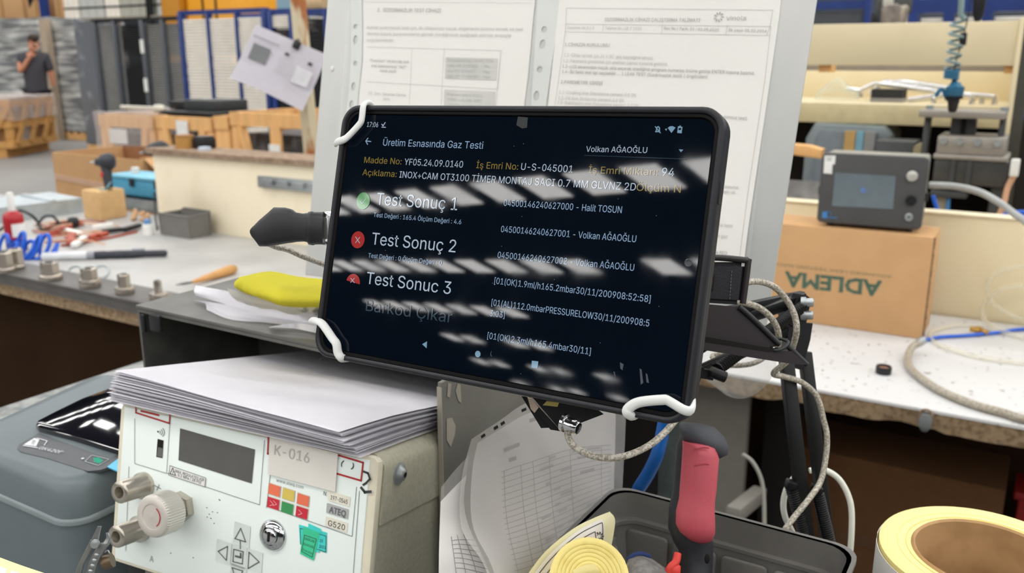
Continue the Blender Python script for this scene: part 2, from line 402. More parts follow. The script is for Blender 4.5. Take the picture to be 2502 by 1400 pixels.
for yy in (112, 206): ob('paper_tag', G().box(X(355), X(363), -.05, -.042, f.px(358, yy+18).z, f.px(358, yy-15).z), m_wht, t, fc)
for a in (244, 330, 440):
    for yy in (.02, .75): ob('caster', G().lathe([(.02,0),(.07,0),(.07,.04),(.02,.04)], (X(a), yy, .07), (1,0,0), 14), m_blk, t, fc)

# --- blue racks with white panels
def blue_rack(label, v, posts, ytop, stacks, dep=.9, group=None):
    f = V(v); cx = f.px(sum(posts)/len(posts), 150).x; fc = f.moved(cx, 0, 0); X = lambda x: f.px(x, 150).x-cx
    T = f.px(posts[0], ytop).z; t = thing('storage_rack', label, 'rack', fc, group)
    for yy in (0, dep): ob('top_beam', G().box(X(posts[0])-.03, X(posts[-1])+.03, yy, yy+.06, T-.05, T), m_blue, t, fc)
    for i, p in enumerate(posts):
        wd = .03 if i in (0, len(posts)-1) else .016
        ob('upright', G().box(X(p)-wd, X(p)+wd, -.02, .06, 0, T-.02, .006), m_blue, t, fc)
    ob('deck', G().box(X(posts[0]), X(posts[-1]), .02, dep, .2, .26), m_blue, t, fc)
    for a, b, z0, z1, n, m in stacks:
        za = .27 if z0 is None else f.px((a+b)/2, z0).z; zb = T-.09 if z1 is None else f.px((a+b)/2, z1).z
        stuff(ob('sheet_stack', slabs(X(a), X(b), .0, dep-.05, za, zb, n), m, t, fc, smooth=False))
    return t, f, fc, X
t, f, fc, X = blue_rack('blue steel rack filled with stacks of thin white panels', 7.1, (450, 516, 585, 652), 26, ((456, 512, None, None, 46, m_white), (520, 582, None, None, 46, m_white), (589, 647, None, None, 46, m_white)))
ob('paper_notice', G().box(X(470), X(508), .035, .045, f.px(490, 160).z, f.px(490, 122).z), m_wht, t, fc)
blue_rack('second blue rack of black panels behind the rusty post', 7.1, (667, 718), 22, ((668, 714, 66, 36, 6, m_white), (669, 713, None, 70, 40, m_blackp)), group=None)
blue_rack('dark blue rack of black panels beside the metal notice board', 7.1, (746, 800, 900), 22, ((748, 797, None, None, 40, m_blackp), (804, 896, None, None, 40, m_blackp)))
f = V(7.0); tag(ob('foam_roll', G().lathe([(.03,0),(.11,.01),(.11,.24),(.03,.25)], f.px(762, 9, .2), (1,0,0), 14), mat('tan_foam', (196,170,132), .9), fr=f), 'short tan roll lying on top of the dark rack', 'roll')

# --- the man behind the slatted crate
fp = base(ROOM.w(V(8.9).px(88, 200).x, 8.9, 0)); pz = lambda y: V(8.9).px(88, y).z
k = pz(85)/1.75
def skin(name, verts, edges, rad, m, parent, fr, sub=2):
    me = bpy.data.meshes.new(name); me.from_pydata([Vector(v)*k for v in verts], edges, []); o = put(name, me, m, parent, fr)
    sm = o.modifiers.new('skin', 'SKIN'); sm.use_smooth_shade = True
    for i, r in enumerate(rad):
        sv = me.skin_vertices[0].data[i]; sv.radius = (r*k, r*k) if isinstance(r, (int, float)) else (r[0]*k, r[1]*k); sv.use_root = i == 0
    s2 = o.modifiers.new('round', 'SUBSURF'); s2.levels = s2.render_levels = sub
    return o
person = thing('person', 'man in dark grey T-shirt standing behind the slatted crate, hand to his chin', 'person', fp)
bv = [(0,0,.92),(0,0,1.12),(.01,-.01,1.36),(.03,-.02,1.47),(.05,-.03,1.56),(.06,-.04,1.64),
      (-.2,0,1.4),(-.16,-.14,1.16),(.085,-.165,1.46), (.2,.03,1.4),(.24,.06,1.13),(.24,.08,.92),
      (-.09,0,.86),(-.1,.0,.48),(-.1,.02,.08),(.1,0,.86),(.11,0,.48),(.11,.02,.08),(-.1,-.13,.04),(.12,-.13,.04)]
be = [(0,1),(1,2),(2,3),(3,4),(4,5),(2,6),(6,7),(7,8),(2,9),(9,10),(10,11),(0,12),(12,13),(13,14),(0,15),(15,16),(16,17),(14,18),(17,19)]
br = [(.12,.09),(.14,.1),(.16,.11),.055,(.07,.085),(.07,.09),.06,.045,.03,.06,.045,.03,.06,.05,.04,.06,.05,.04,.04,.04]
m_skin = mat('skin', (196,134,104), .55)
bd = skin('body', bv, be, br, m_skin, person, fp)
tv = [(0,0,.72),(0,0,1.12),(.01,-.01,1.36),(.02,-.015,1.44),(-.19,0,1.41),(-.19,-.07,1.28),(.2,.03,1.41),(.235,.05,1.16)]
skin('shirt', tv, [(0,1),(1,2),(2,3),(2,4),(4,5),(2,6),(6,7)], [(.19,.15),(.19,.145),(.185,.13),.07,.085,.075,.085,.075], mat('dark_grey_cotton', (66,66,72), .9, var=.15), person, fp)
skin('trousers', [(0,0,.97),(-.09,0,.84),(-.1,0,.48),(-.1,.02,.1),(.1,0,.84),(.11,0,.48),(.11,.02,.1)], [(0,1),(1,2),(2,3),(0,4),(4,5),(5,6)], [(.19,.14),.11,.08,.07,.11,.08,.07], mat('black_cotton', (30,30,34), .9), person, fp)
g = G(); c = Vector((.05,.0,1.70))*k
g.blob(c, (.085*k, .1*k, .07*k), 3, .006); ob('hair', g, mat('dark_hair', (58,46,38), .8), person, fp)
g = G(); g.blob(Vector((.078,-.085,1.57))*k, (.046*k, .04*k, .036*k), 2, .004); ob('beard', g, mat('beard_brown', (84,62,52), .85), person, fp)
g = G(); g.prism([(-.013,1.6),(.013,1.6),(.004,1.66),(-.004,1.66)], -.165, -.12, 'y'); 
for q in g.bm.verts: q.co = (q.co+Vector((.08,0,0)))*k
ob('nose', g, m_skin, person, fp)
for s in (-.03, .03): ob('eye', G().blob(Vector((.075+s,-.125,1.655))*k, .011*k, 1), m_dark, person, fp)
for s in (-.078, .082): ob('ear', G().blob(Vector((.055+s,-.02,1.63))*k, (.012*k,.025*k,.035*k), 1), m_skin, person, fp)
hand = Vector((.09,-.17,1.49))
for i, (dx, dz, L) in enumerate(((-.035,.0,.07),(-.012,.01,.08),(.012,.01,.075),(.034,.0,.06))):
    a = hand+Vector((dx,-.01,.02)); skin('finger', [a, a+Vector((.005,-.018,L*.55)), a+Vector((.01,.006,L))], [(0,1),(1,2)], [.012,.011,.009], m_skin, bd, fp, 1)
a = hand+Vector((.03,.0,-.005)); skin('thumb', [a, a+Vector((.035,.0,.025)), a+Vector((.045,.01,.06))], [(0,1),(1,2)], [.014,.013,.01], m_skin, bd, fp, 1)

# --- slatted crate with the film cover
o = HZ(40, 386, 0); fc = Fr(o, (1,0,0), (0,0,1)); dp = fc.sd(141, 362, 0).y; Hc = fc.px(40, 244).z
t = thing('slatted_crate', 'pale timber shipping crate under cloudy film on the open floor', 'crate', fc)
m_crate = mat('crate_wood', (196,146,84), .7, var=.12, vs=10)
wc = -1.25
for i in range(4): ob('post', G().box(*((-.12, 0) if i % 2 else (wc, wc+.12)), *((0, .08) if i < 2 else (dp-.08, dp)), .14, Hc, .005), m_crate, t, fc)
for zz in (.14, Hc*.52, Hc-.1):
    ob('rail', G().box(wc, 0, -.02, 0, zz, zz+.1), m_crate, t, fc); ob('rail', G().box(0, .02, 0, dp, zz, zz+.1), m_crate, t, fc)
for s in range(3):
    y0 = .05+s*(dp-.1)/3; ob('brace', G().bar((.03, y0, .2), (.03, y0+(dp-.1)/3, Hc-.08), .02, .1), m_crate, t, fc)
    x0 = wc+.08+s*.4; ob('brace', G().bar((x0, -.03, .2), (x0+.36, -.03, Hc-.08), .02, .1), m_crate, t, fc)
for s in (-.2, wc/2, wc+.1): ob('runner', G().box(s-.07, s+.07, 0, dp, 0, .14), m_crate, t, fc)
ob('inner_load', G().box(wc+.1, -.08, .08, dp-.08, .15, Hc-.05), mat('inner_load', (176,132,84), .7, vs=3, rgb2=(206,200,196), lo=.52, hi=.6), t, fc)
g = G().box(wc-.02, .05, -.05, dp+.02, Hc*.66, Hc+.03)
bmesh.ops.subdivide_edges(g.bm, edges=g.bm.edges[:], cuts=8, use_grid_fill=True)
for q in g.bm.verts: q.co += noise.noise_vector(q.co*5)*.035
ob('film_cover', g, clear_film('cloudy_film', (222,212,208), .16, .25), t, fc, 60)

# --- braced crates in a row beyond the bench
f = V(4.7)
for i, (xa, xb, yt, lab) in enumerate(((246, 378, 282, 'braced timber crate in film with a white delivery note'), (384, 520, 286, 'braced timber crate with black panels lying on top'), (526, 560, 284, 'half-hidden open timber crate between two braced ones'), (566, 790, 278, 'largest braced timber crate ending behind the hanging sheet'))):
    A, B = f.px(xa, 320).x, f.px(xb, 320).x; cx = (A+B)/2; h = f.px((xa+xb)/2, yt).z; hw = (B-A)/2; fc = f.moved(cx, 0, 0)
    t = thing('braced_crate', lab, 'crate', fc, 'braced crates in a row')
    for sx in (-1, 1):
        for yy in (0, .66): ob('post', G().box(sx*hw-(.08 if sx > 0 else 0), sx*hw+(.08 if sx < 0 else 0), yy, yy+.06, 0, h, .004), m_pine, t, fc)
        ob('side_rail', G().box(sx*hw-(.03 if sx > 0 else 0), sx*hw+(.03 if sx < 0 else 0), .06, .66, h-.09, h), m_pine, t, fc)
        if i != 2: ob('brace', G().bar((sx*(hw-.11), .0, h-.1), (sx*hw*.3, .0, .1), .07, .03), m_pine, t, fc)
    for zz in (.02, h-.1): 
        for yy in (-.01, .68): ob('rail', G().box(-hw, hw, yy, yy+.04, zz, zz+.1), m_pine, t, fc)
    if i in (1, 3): ob('centre_post', G().box(-.05, .05, -.012, .012, .1, h-.08), m_pine, t, fc)
    if i == 3: ob('delivery_note', G().box(-.06, .05, -.022, -.014, h*.5, h*.78), m_wht, t, fc); ob('delivery_note', G().box(hw*.62, hw*.88, -.032, -.024, h*.28, h*.62), m_wht, t, fc)
    ob('inner_load', G().box(-hw+.1, hw-.1, .1, .62, .04, h-.16), mat('grey_load', (96,98,100), .6, vs=4, rgb2=(48,48,50)), t, fc)
    if i == 0:
        ob('delivery_note', G().box(f.px(276, 340).x-cx, f.px(318, 340).x-cx, -.03, -.022, f.px(300, 350).z, f.px(300, 315).z), m_wht, t, fc)
        g = G().box(-hw-.02, hw+.02, -.04, .74, h*.55, h+.02); bmesh.ops.subdivide_edges(g.bm, edges=g.bm.edges[:], cuts=6, use_grid_fill=True)
        for q in g.bm.verts: q.co += noise.noise_vector(q.co*6)*.015
        ob('film_cover', g, MATS['cloudy_film'], t, fc, 60)
    if i == 1: ob('delivery_note', G().box(f.px(438, 310).x-cx, f.px(465, 310).x-cx, -.03, -.022, f.px(450, 330).z, f.px(450, 294).z), m_wht, t, fc)
ztop = f.px(452, 286).z
def on_crates(name, lab, cat, xa, xb, y, h, dy0, dy1, m, rz=0, lift=0.):
    A, B = f.px(xa, y).x, f.px(xb, y).x
    return tag(ob(name, G().box(-(B-A)/2, (B-A)/2, 0, dy1-dy0, 0, h, .008), m, fr=f.moved((A+B)/2, dy0, ztop+lift)), lab, cat)
on_crates('flat_black_sheet', 'wide flat black panel lying lowest on the braced crate', 'panel', 362, 500, 280, .035, .1, .6, m_blackp)
on_crates('black_cover', 'thick black tray tilted on the black panel', 'tray', 398, 474, 262, .085, .2, .55, mat('charcoal', (52,56,58), .5), lift=.036)
on_crates('black_block', 'small black block behind the white tube end', 'block', 350, 392, 265, .07, .25, .55, m_blackp, lift=.036)
g = G().lathe([(.012,0),(.016,.0),(.016,.42),(.03,.44),(.034,.5),(.02,.56),(.012,.56)], (0,0,.062), (1,0,0), 12)
tag(ob('white_nozzle', g, mat('bone_plastic', (206,202,188), .5), fr=f.moved(f.px(268, 280).x, .12, f.px(300, 283).z)), 'white plastic tube with thick end on the filmed crate', 'tube')

# ================================================================ the workbench by the partition
m_chip = mat('chipboard', (170,146,116), .85, vs=120, rgb2=(122,100,76), lo=.4, hi=.65, bump=.3, bs=120)
m_top = mat('grey_worktop', (180,179,177), .5, vs=6, rgb2=(160,159,157), lo=.4, hi=.75)
m_brown = mat('brown_board', (48,32,18), .95, spec=.1, var=.25, vs=3)  # brown made extra dark, with the under-bench shade put into the colour
LZ = .78; LB = ROOM.moved(0, 0, LZ)
vf = 1.35; t = thing('grey_workbench', 'grey-topped workbench with chipboard edge and brown cupboard base', 'workbench', ROOM.moved(-2.6, vf, 0)); fb = ROOM
ob('worktop', G().box(-4.6, -.95, vf, 2.3, LZ-.008, LZ), m_top, t, fb)
ob('board_core', G().box(-4.59, -.955, vf+.002, 2.3, LZ-.04, LZ-.008), m_chip, t, fb)
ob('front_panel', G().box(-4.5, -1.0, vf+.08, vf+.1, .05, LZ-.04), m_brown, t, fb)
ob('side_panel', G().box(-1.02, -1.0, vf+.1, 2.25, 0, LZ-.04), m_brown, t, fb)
for x in (-4.5, -1.1): ob('leg', G().box(x, x+.06, vf+.1, vf+.16, 0, LZ-.04), m_dark, t, fb)

f = V(2.16); pz0 = f.px(382, 374).z; xl = f.px(382, 470).x
t = thing('divider_board', 'cream partition board with chipboard ledge along the grey workbench', 'partition', ROOM.moved(-2.2, 2.16, LZ))
ob('panel', G().box(xl, -.95, 2.16, 2.19, LZ, pz0, .002), mat('cream_laminate_old', (252,240,212), .55, vs=6, rgb2=(244,231,200), lo=.5, hi=.7), t, ROOM)
ob('ledge', G().box(xl-.02, -.95, 2.14, 2.3, pz0, pz0+.018), mat('worn_chipboard', (164,140,118), .85, vs=40, rgb2=(134,112,92), lo=.4, hi=.6), t, ROOM)
A, B = f.px(638, 440).x, f.px(790, 450).x; z0, z1 = f.px(700, 462).z, f.px(700, 434).z
t2 = thing('galvanised_strip', 'galvanised metal strip with notches screwed to the cream partition', 'bracket', ROOM.moved((A+B)/2, 2.15, z0))
ob('strip', G().box(A, B, 2.142, 2.16, z0, z1, .002), m_steel, t2, ROOM)
for i in range(4):
    x = A+.03+i*(B-A-.05)/3.3; ob('notch', G().box(x, x+.05, 2.13, 2.142, z0+.012, z1-.008, .002), m_steel, t2, ROOM)

# things on the ledge
fl = ROOM.moved(0, 2.22, pz0+.018)
def on_ledge(x, y=365): return fl.px(x, y).x
t = thing('kraft_jar', 'brown kraft cylinder standing on the partition ledge', 'jar', fl.moved(on_ledge(453), 0, 0)); q = fl.moved(on_ledge(453), 0, 0)
rj = (on_ledge(468)-on_ledge(438))/2; hj = q.px(453, 330).z
ob('jar_body', G().lathe([(rj*.2,0),(rj,0),(rj,hj*.92),(rj*.2,hj*.92)], seg=18), mat('kraft', (186,140,76), .7), t, q); ob('lid', G().lathe([(rj*.2,hj*.92),(rj*1.04,hj*.92),(rj*1.04,hj),(rj*.2,hj)], seg=18), mat('kraft_lid', (160,112,56), .6), t, q)
q = fl.moved(on_ledge(484), 0, 0); wj = (on_ledge(498)-on_ledge(471))/2
t = thing('black_canister', 'small black box next to the kraft cylinder', 'box', q); ob('case', G().box(-wj, wj, 0, .06, 0, q.px(484, 338).z, .004), m_blk, t, q); ob('cover', G().box(-wj*.9, wj*.9, .003, .057, q.px(484, 338).z, q.px(484, 334).z, .003), MATS['charcoal'], t, q)
q = fl.moved(on_ledge(511), -.02, 0); tag(ob('loose_plug', G().lathe([(.008,0),(.024,0),(.022,.012),(.008,.014)], seg=14), mat('pale_blue_plastic', (190,200,214), .5), fr=q), 'pale blue-grey plug lying beside the small black box', 'plug')
def pistol_tool(label, pts_body, pts_grip, fr, mb, rb, rg, trig):
    t = thing('screw_gun', label, 'power tool', fr)
    a, b = (fr.I@p for p in pts_body); d = (b-a).normalized(); L = (b-a).length
    ob('motor_body', G().lathe([(rb*.25,0),(rb*.45,L*.02),(rb*.5,L*.2),(rb*.8,L*.3),(rb*.98,L*.55),(rb,L*.8),(rb*.75,L*.96),(rb*.3,L)], a, d, 16), mb, t, fr)
    ob('nose_tip', G().lathe([(rb*.12,-L*.3),(rb*.14,0),(rb*.3,.0),(rb*.3,L*.03)], a, d, 10), m_steel, t, fr)
    ob('grip', G().tube([fr.I@p for p in pts_grip], lambda s: rg*(1.1-.25*s), 10, 4, flat=.8), mb, t, fr)
    if trig is not None: ob('trigger', G().blob(fr.I@trig, (rg*.5, rg*.4, rg*.7), 2), mat('red_plastic', (196,58,52), .5), t, fr)
    return t
y0 = 2.2; vl = lambda x, y, dv=0.: ROOM.w(*(ROOM.px(x, y, 2.22+dv)))
m_tool = mat('tool_grey', (52,54,62), .5, var=.15)
pistol_tool('dark screw gun lying on the partition ledge over the cream board', [vl(356, 371), vl(404, 360)], [vl(392, 363), vl(410, 366), vl(424, 372)], base(vl(388, 372)), m_tool, .03, .016, None)

# open carton on the floor past the bench
fo = room_at(ROOM.w(*ROOM.px(141, 470, 2.75)), 31); fo = room_at(Vector((fo.o.x, fo.o.y, 0)), 31)
wf = fo.px(346, 430).x; hf = fo.px(141, 373).z; hr = fo.px(346, 392).z; ds = .42
t = thing('open_carton', 'large open cardboard carton standing past the grey workbench', 'box', fo)
th = .008
ob('front_wall', G().prism([(0,0),(wf,0),(wf,hr),(0,hf)], 0, th), m_card, t, fo)
ob('back_wall', G().prism([(0,0),(wf,0),(wf,hf+.02),(0,hf)], ds, ds+th), mat('carton_inside', (148,104,70), .85), t, fo)
ob('side_wall', G().box(-th, 0, 0, ds+th, 0, hf), m_card, t, fo); ob('side_wall', G().box(wf, wf+th, 0, ds+th, 0, hr+.01), m_card, t, fo)
ob('flap', G().prism([(wf+th, hr), (wf+.2, hr-.12), (wf+.2, hr-.115), (wf+th, hr+.006)], .02, ds), m_card, t, fo)
z1 = fo.px(141, 424).z; ob('packing_tape', G().prism([(0, z1-.03), (wf, z1-.07), (wf, z1-.04), (0, z1)], -.003, 0), mat('pinkish_tape', (204,166,140), .35), t, fo)

def corner_frame(c, z, yaw): return room_at(HZ(*c, z), yaw)
# small carton carrying a screw gun
fk = corner_frame((247, 540), LZ, 33); wl = fk.px(205, 528).x; dr = fk.sd(312, 530, 0).y; hk = fk.px(247, 470).z
t = thing('small_carton', 'small taped brown carton with a screw gun stood on it', 'box', fk)
ob('carton_body', G().box(wl, 0, 0, dr, 0, hk, .006), mat('tan_carton', (212,174,122), .8), t, fk)
ob('packing_tape', G().box(wl+.01, 0, dr*.42, dr*.58, hk, hk+.002), mat('olive_tape', (150,146,104), .3), t, fk)
ob('torn_label', G().patch([[(-.03,dr*.2,hk+.002),(-.01,dr*.3,hk+.004),(.0,dr*.45,hk+.03)],[(-.05,dr*.5,hk+.002),(-.03,dr*.6,hk+.004),(-.02,dr*.7,hk+.035)]], 3, 3, .001), mat('pale_blue_paper', (176,214,228), .5), t, fk)
cc = fk.w(wl*.35, dr*.5, hk); dC = (cc-CAMP).dot(_F)
pt = lambda x, y, dd=0.: P(x, y, dC+dd)
pistol_tool('dark screw gun standing nose-out on the small brown carton', [pt(234, 396), pt(279, 394)], [pt(259, 405), pt(262, 430), pt(266, 459)], base(pt(266, 460)), m_tool, .034, .02, pt(251, 427, -.01))
# blue case, galvanised tray behind it
fq = corner_frame((312, 512), LZ, 31); 
t = thing('galvanised_tray', 'shallow galvanised tray under the blue plastic case', 'tray', fq); wt = fq.px(380, 492).x
wt = .24
ob('tray_base', G().box(-.06, wt, 0, .16, 0, .004), m_steel, t, fq)
for q in ((-.06, wt, 0, .004), (-.06, wt, .156, .16)): ob('tray_side', G().box(*q, .004, .05), m_steel, t, fq)
for x in (-.06, wt-.004): ob('tray_end', G().box(x, x+.004, .004, .156, .004, .05), m_steel, t, fq)
fq2 = fq.moved(0, .03, .051); m_bcase = mat('blue_case', (78,156,190), .45)
t = thing('blue_case', 'bright blue plastic case behind the small brown carton', 'case', fq2)
hb = .075
ob('case_body', G().box(-.14, wt+.02, 0, .14, 0, hb, .012, 3), m_bcase, t, fq2); ob('lid', G().box(-.145, wt+.025, -.004, .144, hb, hb+.014, .005), mat('blue_case_light', (120,190,216), .4), t, fq2)
for x in (0.0, .16): ob('latch', G().box(x, x+.025, -.012, -.004, hb-.03, hb+.005, .003), m_blk, t, fq2)
tag(ob('off_white_plug', G().lathe([(.006,0),(.018,0),(.017,.025),(.006,.027)], seg=14), mat('off_white', (222,214,206), .5), fr=fq2.moved(-.06, .07, hb+.014)), 'off-white plug standing on the blue plastic case', 'plug')

# aluminium channel lying across the bench
fa = room_at(HZ(0, 546, LZ), -52); La = fa.px(205, 520).x; ha = fa.px(0, 508).z; wa = fa.hz(30, 479, ha).y
t = thing('metal_channel', 'long galvanised channel lying across the bench behind the red bottle', 'channel', fa); wa = min(max(wa, .12), .5)
m_alu = mat('dull_aluminium', (186,196,200), .4, .6, var=.1)
ob('top_web', G().box(-.5, La, 0, wa, ha-.004, ha), m_alu, t, fa)
for y in (0, wa-.004): ob('flange', G().box(-.5, La, y, y+.004, 0, ha-.004), m_alu, t, fa)
for i in range(3): ob('stiffener', G().box(-.3+i*.5, -.27+i*.5, .01, wa-.01, ha, ha+.006, .002), m_alu, t, fa)

# red bottle
fb_ = base(HZ(43, 612, LZ)); s = (P(66, 560, (fb_.o-CAMP).dot(_F))-P(20, 560, (fb_.o-CAMP).dot(_F))).length/2
hB = Fr(fb_.o, (1,0,0), (0,0,1)).px(43, 470).z
t = thing('red_bottle', 'red aerosol bottle with white nozzle behind the blue coiled hose', 'bottle', fb_)
ob('bottle_body', G().lathe([(s*.3,0),(s*.92,0),(s,.004),(s,hB*.55),(s*.93,hB*.62),(s*.5,hB*.68),(s*.2,hB*.69)], seg=24), mat('red_paint', (170,34,44), .35), t, fb_)
ob('nozzle', G().lathe([(s*.34,hB*.68),(s*.36,hB*.72),(s*.34,hB*.97),(s*.28,hB),(s*.1,hB)], seg=16), m_wht, t, fb_)
g = G(); rr = s*1.01; g.loft([[(rr*math.cos(a), rr*math.sin(a), z) for a in [math.radians(-75+10*i) for i in range(11)]] + [(rr*.97*math.cos(a), rr*.97*math.sin(a), z) for a in [math.radians(25-10*i) for i in range(11)]] for z in (hB*.26, hB*.48)]); ob('paper_sticker', g, m_wht, t, fb_)
g = G(); g.lathe([(s*.5,hB*.02),(s*1.012,hB*.02),(s*1.012,hB*.22),(s*.5,hB*.22)], seg=24); ob('blue_band', g, mat('deep_blue', (44,56,140), .4), t, fb_)

# blue coiled hose
o = HZ(8, 636, LZ); dd = (o-CAMP).dot(_F); rc = .034
e = HZ(128, 632, LZ); pts = []
for i in range(6*12+1):
    q = i/12*2*math.pi; s_ = i/(6*12); jit = 1+.25*math.sin(i*.31)
    pts.append(o.lerp(e, s_) + Vector((math.cos(q)*rc*.7, math.sin(q)*rc*.35, rc*1.05*jit+math.sin(q+.6)*rc*jit)))
pts.append(e+Vector((.02,-.03,.006)))
tag(ob('coiled_hose', G().tube(pts, .0062, 8, 2), mat('blue_hose', (36,96,206), .35)), 'bright blue coiled air hose lying round the red bottle', 'hose')

# white and black tube tool
a, b = HZ(103, 637, LZ)+Vector((0,0,.013)), HZ(410, 628, LZ)+Vector((0,0,.013)); ft = Fr(a, b-a, (0,0,1)); L = (b-a).length
t = thing('tube_tool', 'straight hand tool, white barrel and black grip, lying on the bench', 'hand tool', ft)
r = .0135
ob('white_barrel', G().lathe([(r*.6,0),(r,.004),(r,L*.36),(r*.6,L*.36)], axis=(1,0,0), seg=18), mat('silver_white', (210,212,216), .35), t, ft)
ob('grey_collar', G().lathe([(r*.6,L*.36),(r*.98,L*.36),(r*.98,L*.42),(r*.6,L*.42)], axis=(1,0,0), seg=18), mat('mid_grey', (150,152,160), .4), t, ft)
ob('black_grip', G().lathe([(r*.6,L*.42),(r*.95,L*.42),(r,L*.5),(r*.9,L*.52),(r,L*.6),(r*.95,L*.72),(r*.8,L*.82),(r*.8,L*.985),(r*.4,L)], axis=(1,0,0), seg=18), m_tool, t, ft)
ob('slide_switch', G().box(L*.72, L*.82, -.006, .006, r*.8, r*1.35, .002), MATS['mid_grey'], t, ft)

# rail with fittings
zr = LZ+.032; yv = ROOM.hz(180, 704, zr).y; xe = ROOM.hz(372, 742, zr).x; xb = ROOM.hz(445, 726, zr)
fr_ = ROOM.moved(xe, yv, LZ)
t = thing('fixture_rail', 'dark steel rail holding threaded fittings along the bench edge', 'rail', fr_)
m_rail = mat('rail_steel', (100,98,96), .45, .5, var=.12, vs=20)
ob('rail_plate', G().box(-1.6, 0, 0, .11, .022, .032, .002), m_rail, t, fr_); ob('rail_lip', G().box(-1.6, 0, 0, .006, 0, .022), m_rail, t, fr_)
ob('end_ridge', G().bar((0, .004, .03), (.0, .15, .03), .012, .012, .002), m_rail, t, fr_)
m_fit = mat('nickel_steel', (184,176,166), .22, .9, var=.1)
def fitting(x, y, rb, rt, hb, ht, label, hexy=True):
    q = fr_.hz(x, y, .032); ff = fr_.moved(q.x, q.y, .032); t = thing('threaded_fitting', label, 'fitting', ff, 'steel fittings on the rail')
    ob('flange', G().lathe([(rb*.5,0),(rb*.94,0),(rb,.002),(rb,hb*.8),(rb*.94,hb),(rb*.5,hb)], seg=24), m_fit, t, ff)
    ob('hex_head' if hexy else 'stud', G().lathe([(rt*.5,hb),(rt,hb),(rt,hb+ht*.9),(rt*.9,hb+ht),(rt*.5,hb+ht)], seg=6 if hexy else 14), m_fit, t, ff, 20)
    ob('bore', G().lathe([(rt*.45,hb+ht),(rt*.45,hb+ht+.0006)], seg=16), m_dark, t, ff)
fitting(14, 664, .026, .023, .014, .045, 'fitting at the cut-off end of the rail row')
fitting(42, 656, .022, .021, .012, .047, 'taller fitting set back behind the end one of the rail row')
fitting(125, 683, .03, .024, .016, .034, 'broad hex fitting second along the rail row')
fitting(221, 701, .027, .021, .022, .03, 'hex fitting third along the rail row, beside metal rings')
fitting(306, 717, .024, .0155, .018, .034, 'narrow hex fitting fourth along the rail row')
fitting(389, 732, .023, .010, .018, .032, 'fitting with thin round stud nearest the rail end', False)
for i, (x, y, r) in enumerate(((184, 664, .02), (248, 664, .022))):
    c = HZ(x, y, LZ+.02); tag(ob('steel_ring', G().tube([c+Vector((math.cos(a)*r, math.sin(a)*r*.5, math.sin(a)*r*.75)) for a in [k_*math.pi/5 for k_ in range(10)]], .004, 8, 3, True), m_steel), ('bright steel ring behind the second rail fitting', 'bright steel ring behind the third rail fitting')[i], 'ring')

# wire harness with red terminals
c0 = HZ(220, 575, LZ); fh = room_at(c0, 31)
t = thing('wire_harness', 'tangle of red terminals and tan wires heaped on the grey worktop', 'wires', fh)
m_red = mat('terminal_red', (170,74,52), .5, var=.15); m_tan = mat('tan_wire', (214,168,136), .55)
loc = lambda x, y, z=.008: fh.I @ HZ(x, y, LZ+z)
for x, y, x2, y2, m in ((128,572,150,562,m_red),(150,560,172,552,m_red),(166,585,180,572,m_red),(172,595,176,578,m_red),(185,548,205,545,m_red),(218,582,240,572,m_red),(240,576,262,570,m_red),(158,562,196,572,m_wht),(226,556,276,549,m_wht),(250,566,300,560,m_blk),(300,562,342,550,m_blk),(180,600,208,580,m_wht)):
    ob('terminal', G().bar(loc(x,y,.012), loc(x2,y2,.014), .022, .016, .003), m, t, fh)
for i in range(14):
    x, y = random.uniform(70, 140), random.uniform(545, 598); x2, y2 = x+random.uniform(50, 170), y+random.uniform(-25, 12)
    ob('wire', G().tube([loc(x,y,.004), loc((x+x2)/2, (y+y2)/2-random.uniform(-8,8), random.uniform(.01,.03)), loc(x2,max(y2,542),.006)], .0028, 6, 4), m_tan if i % 3 else m_red, t, fh)
ob('red_wire', G().tube([loc(150,600,.004), loc(220,590,.004), loc(280,578,.004), loc(335,566,.004)], .004, 6, 4), m_red, t, fh)
t = thing('black_cable', 'black cable with round plug looping in front of the metal channel', 'cable', base(HZ(100, 555, LZ)))
B_ = lambda x, y, z=.01: HZ(x, y, LZ+z)
ob('cord', G().tube([B_(0,562), B_(22,545,.05), B_(45,515,.06), B_(75,525,.05), B_(95,545,.02), B_(104,562), B_(140,548), B_(172,540)], .006, 8, 6), m_blk, t)
ob('plug', G().lathe([(.008,0),(.02,.004),(.022,.02),(.018,.036),(.006,.04)], B_(166,545,.018), (1,.2,.1), 14), m_blk, t)
t = thing('kinked_cable', 'second black cable standing up in an arch before the channel', 'cable', base(HZ(130, 530, LZ)))
ob('cord', G().tube([B_(92,548), B_(108,530,.05), B_(128,528,.055), B_(140,540,.02), B_(150,548)], .005, 8, 6), m_tool, t)
for i, (x, y) in enumerate(((136, 549), (150, 552))):
    tag(ob('beige_strip', G().bar(B_(x,y,.006), B_(x+34,y-6,.006), .012, .008, .002), mat('beige_strip', (196,178,150), .6)), ('beige strip lying beside the round black plug', 'second beige strip nearer the red terminals')[i], 'strip')
for i in range(9):
    x, y = 322+i % 5*10+random.uniform(-3,3), 536-i//5*9+random.uniform(-3,3)
    tag(ob('brass_plug', G().lathe([(.003,0),(.008,.001),(.009,.016),(.006,.022),(.002,.024)], HZ(x, y, LZ+.004+(i//5)*.012), (random.uniform(-1,1),random.uniform(-.4,.4),.5), 8), mat('tan_plug', (206,164,124), .5)), 'tan fitting in the small heap beside the brown carton', 'fitting', 'tan fittings heaped by the small carton')
q = base(HZ(363, 573, LZ)); t = thing('small_bottle', 'tiny white bottle with blue top beside the grey bin', 'bottle', q)
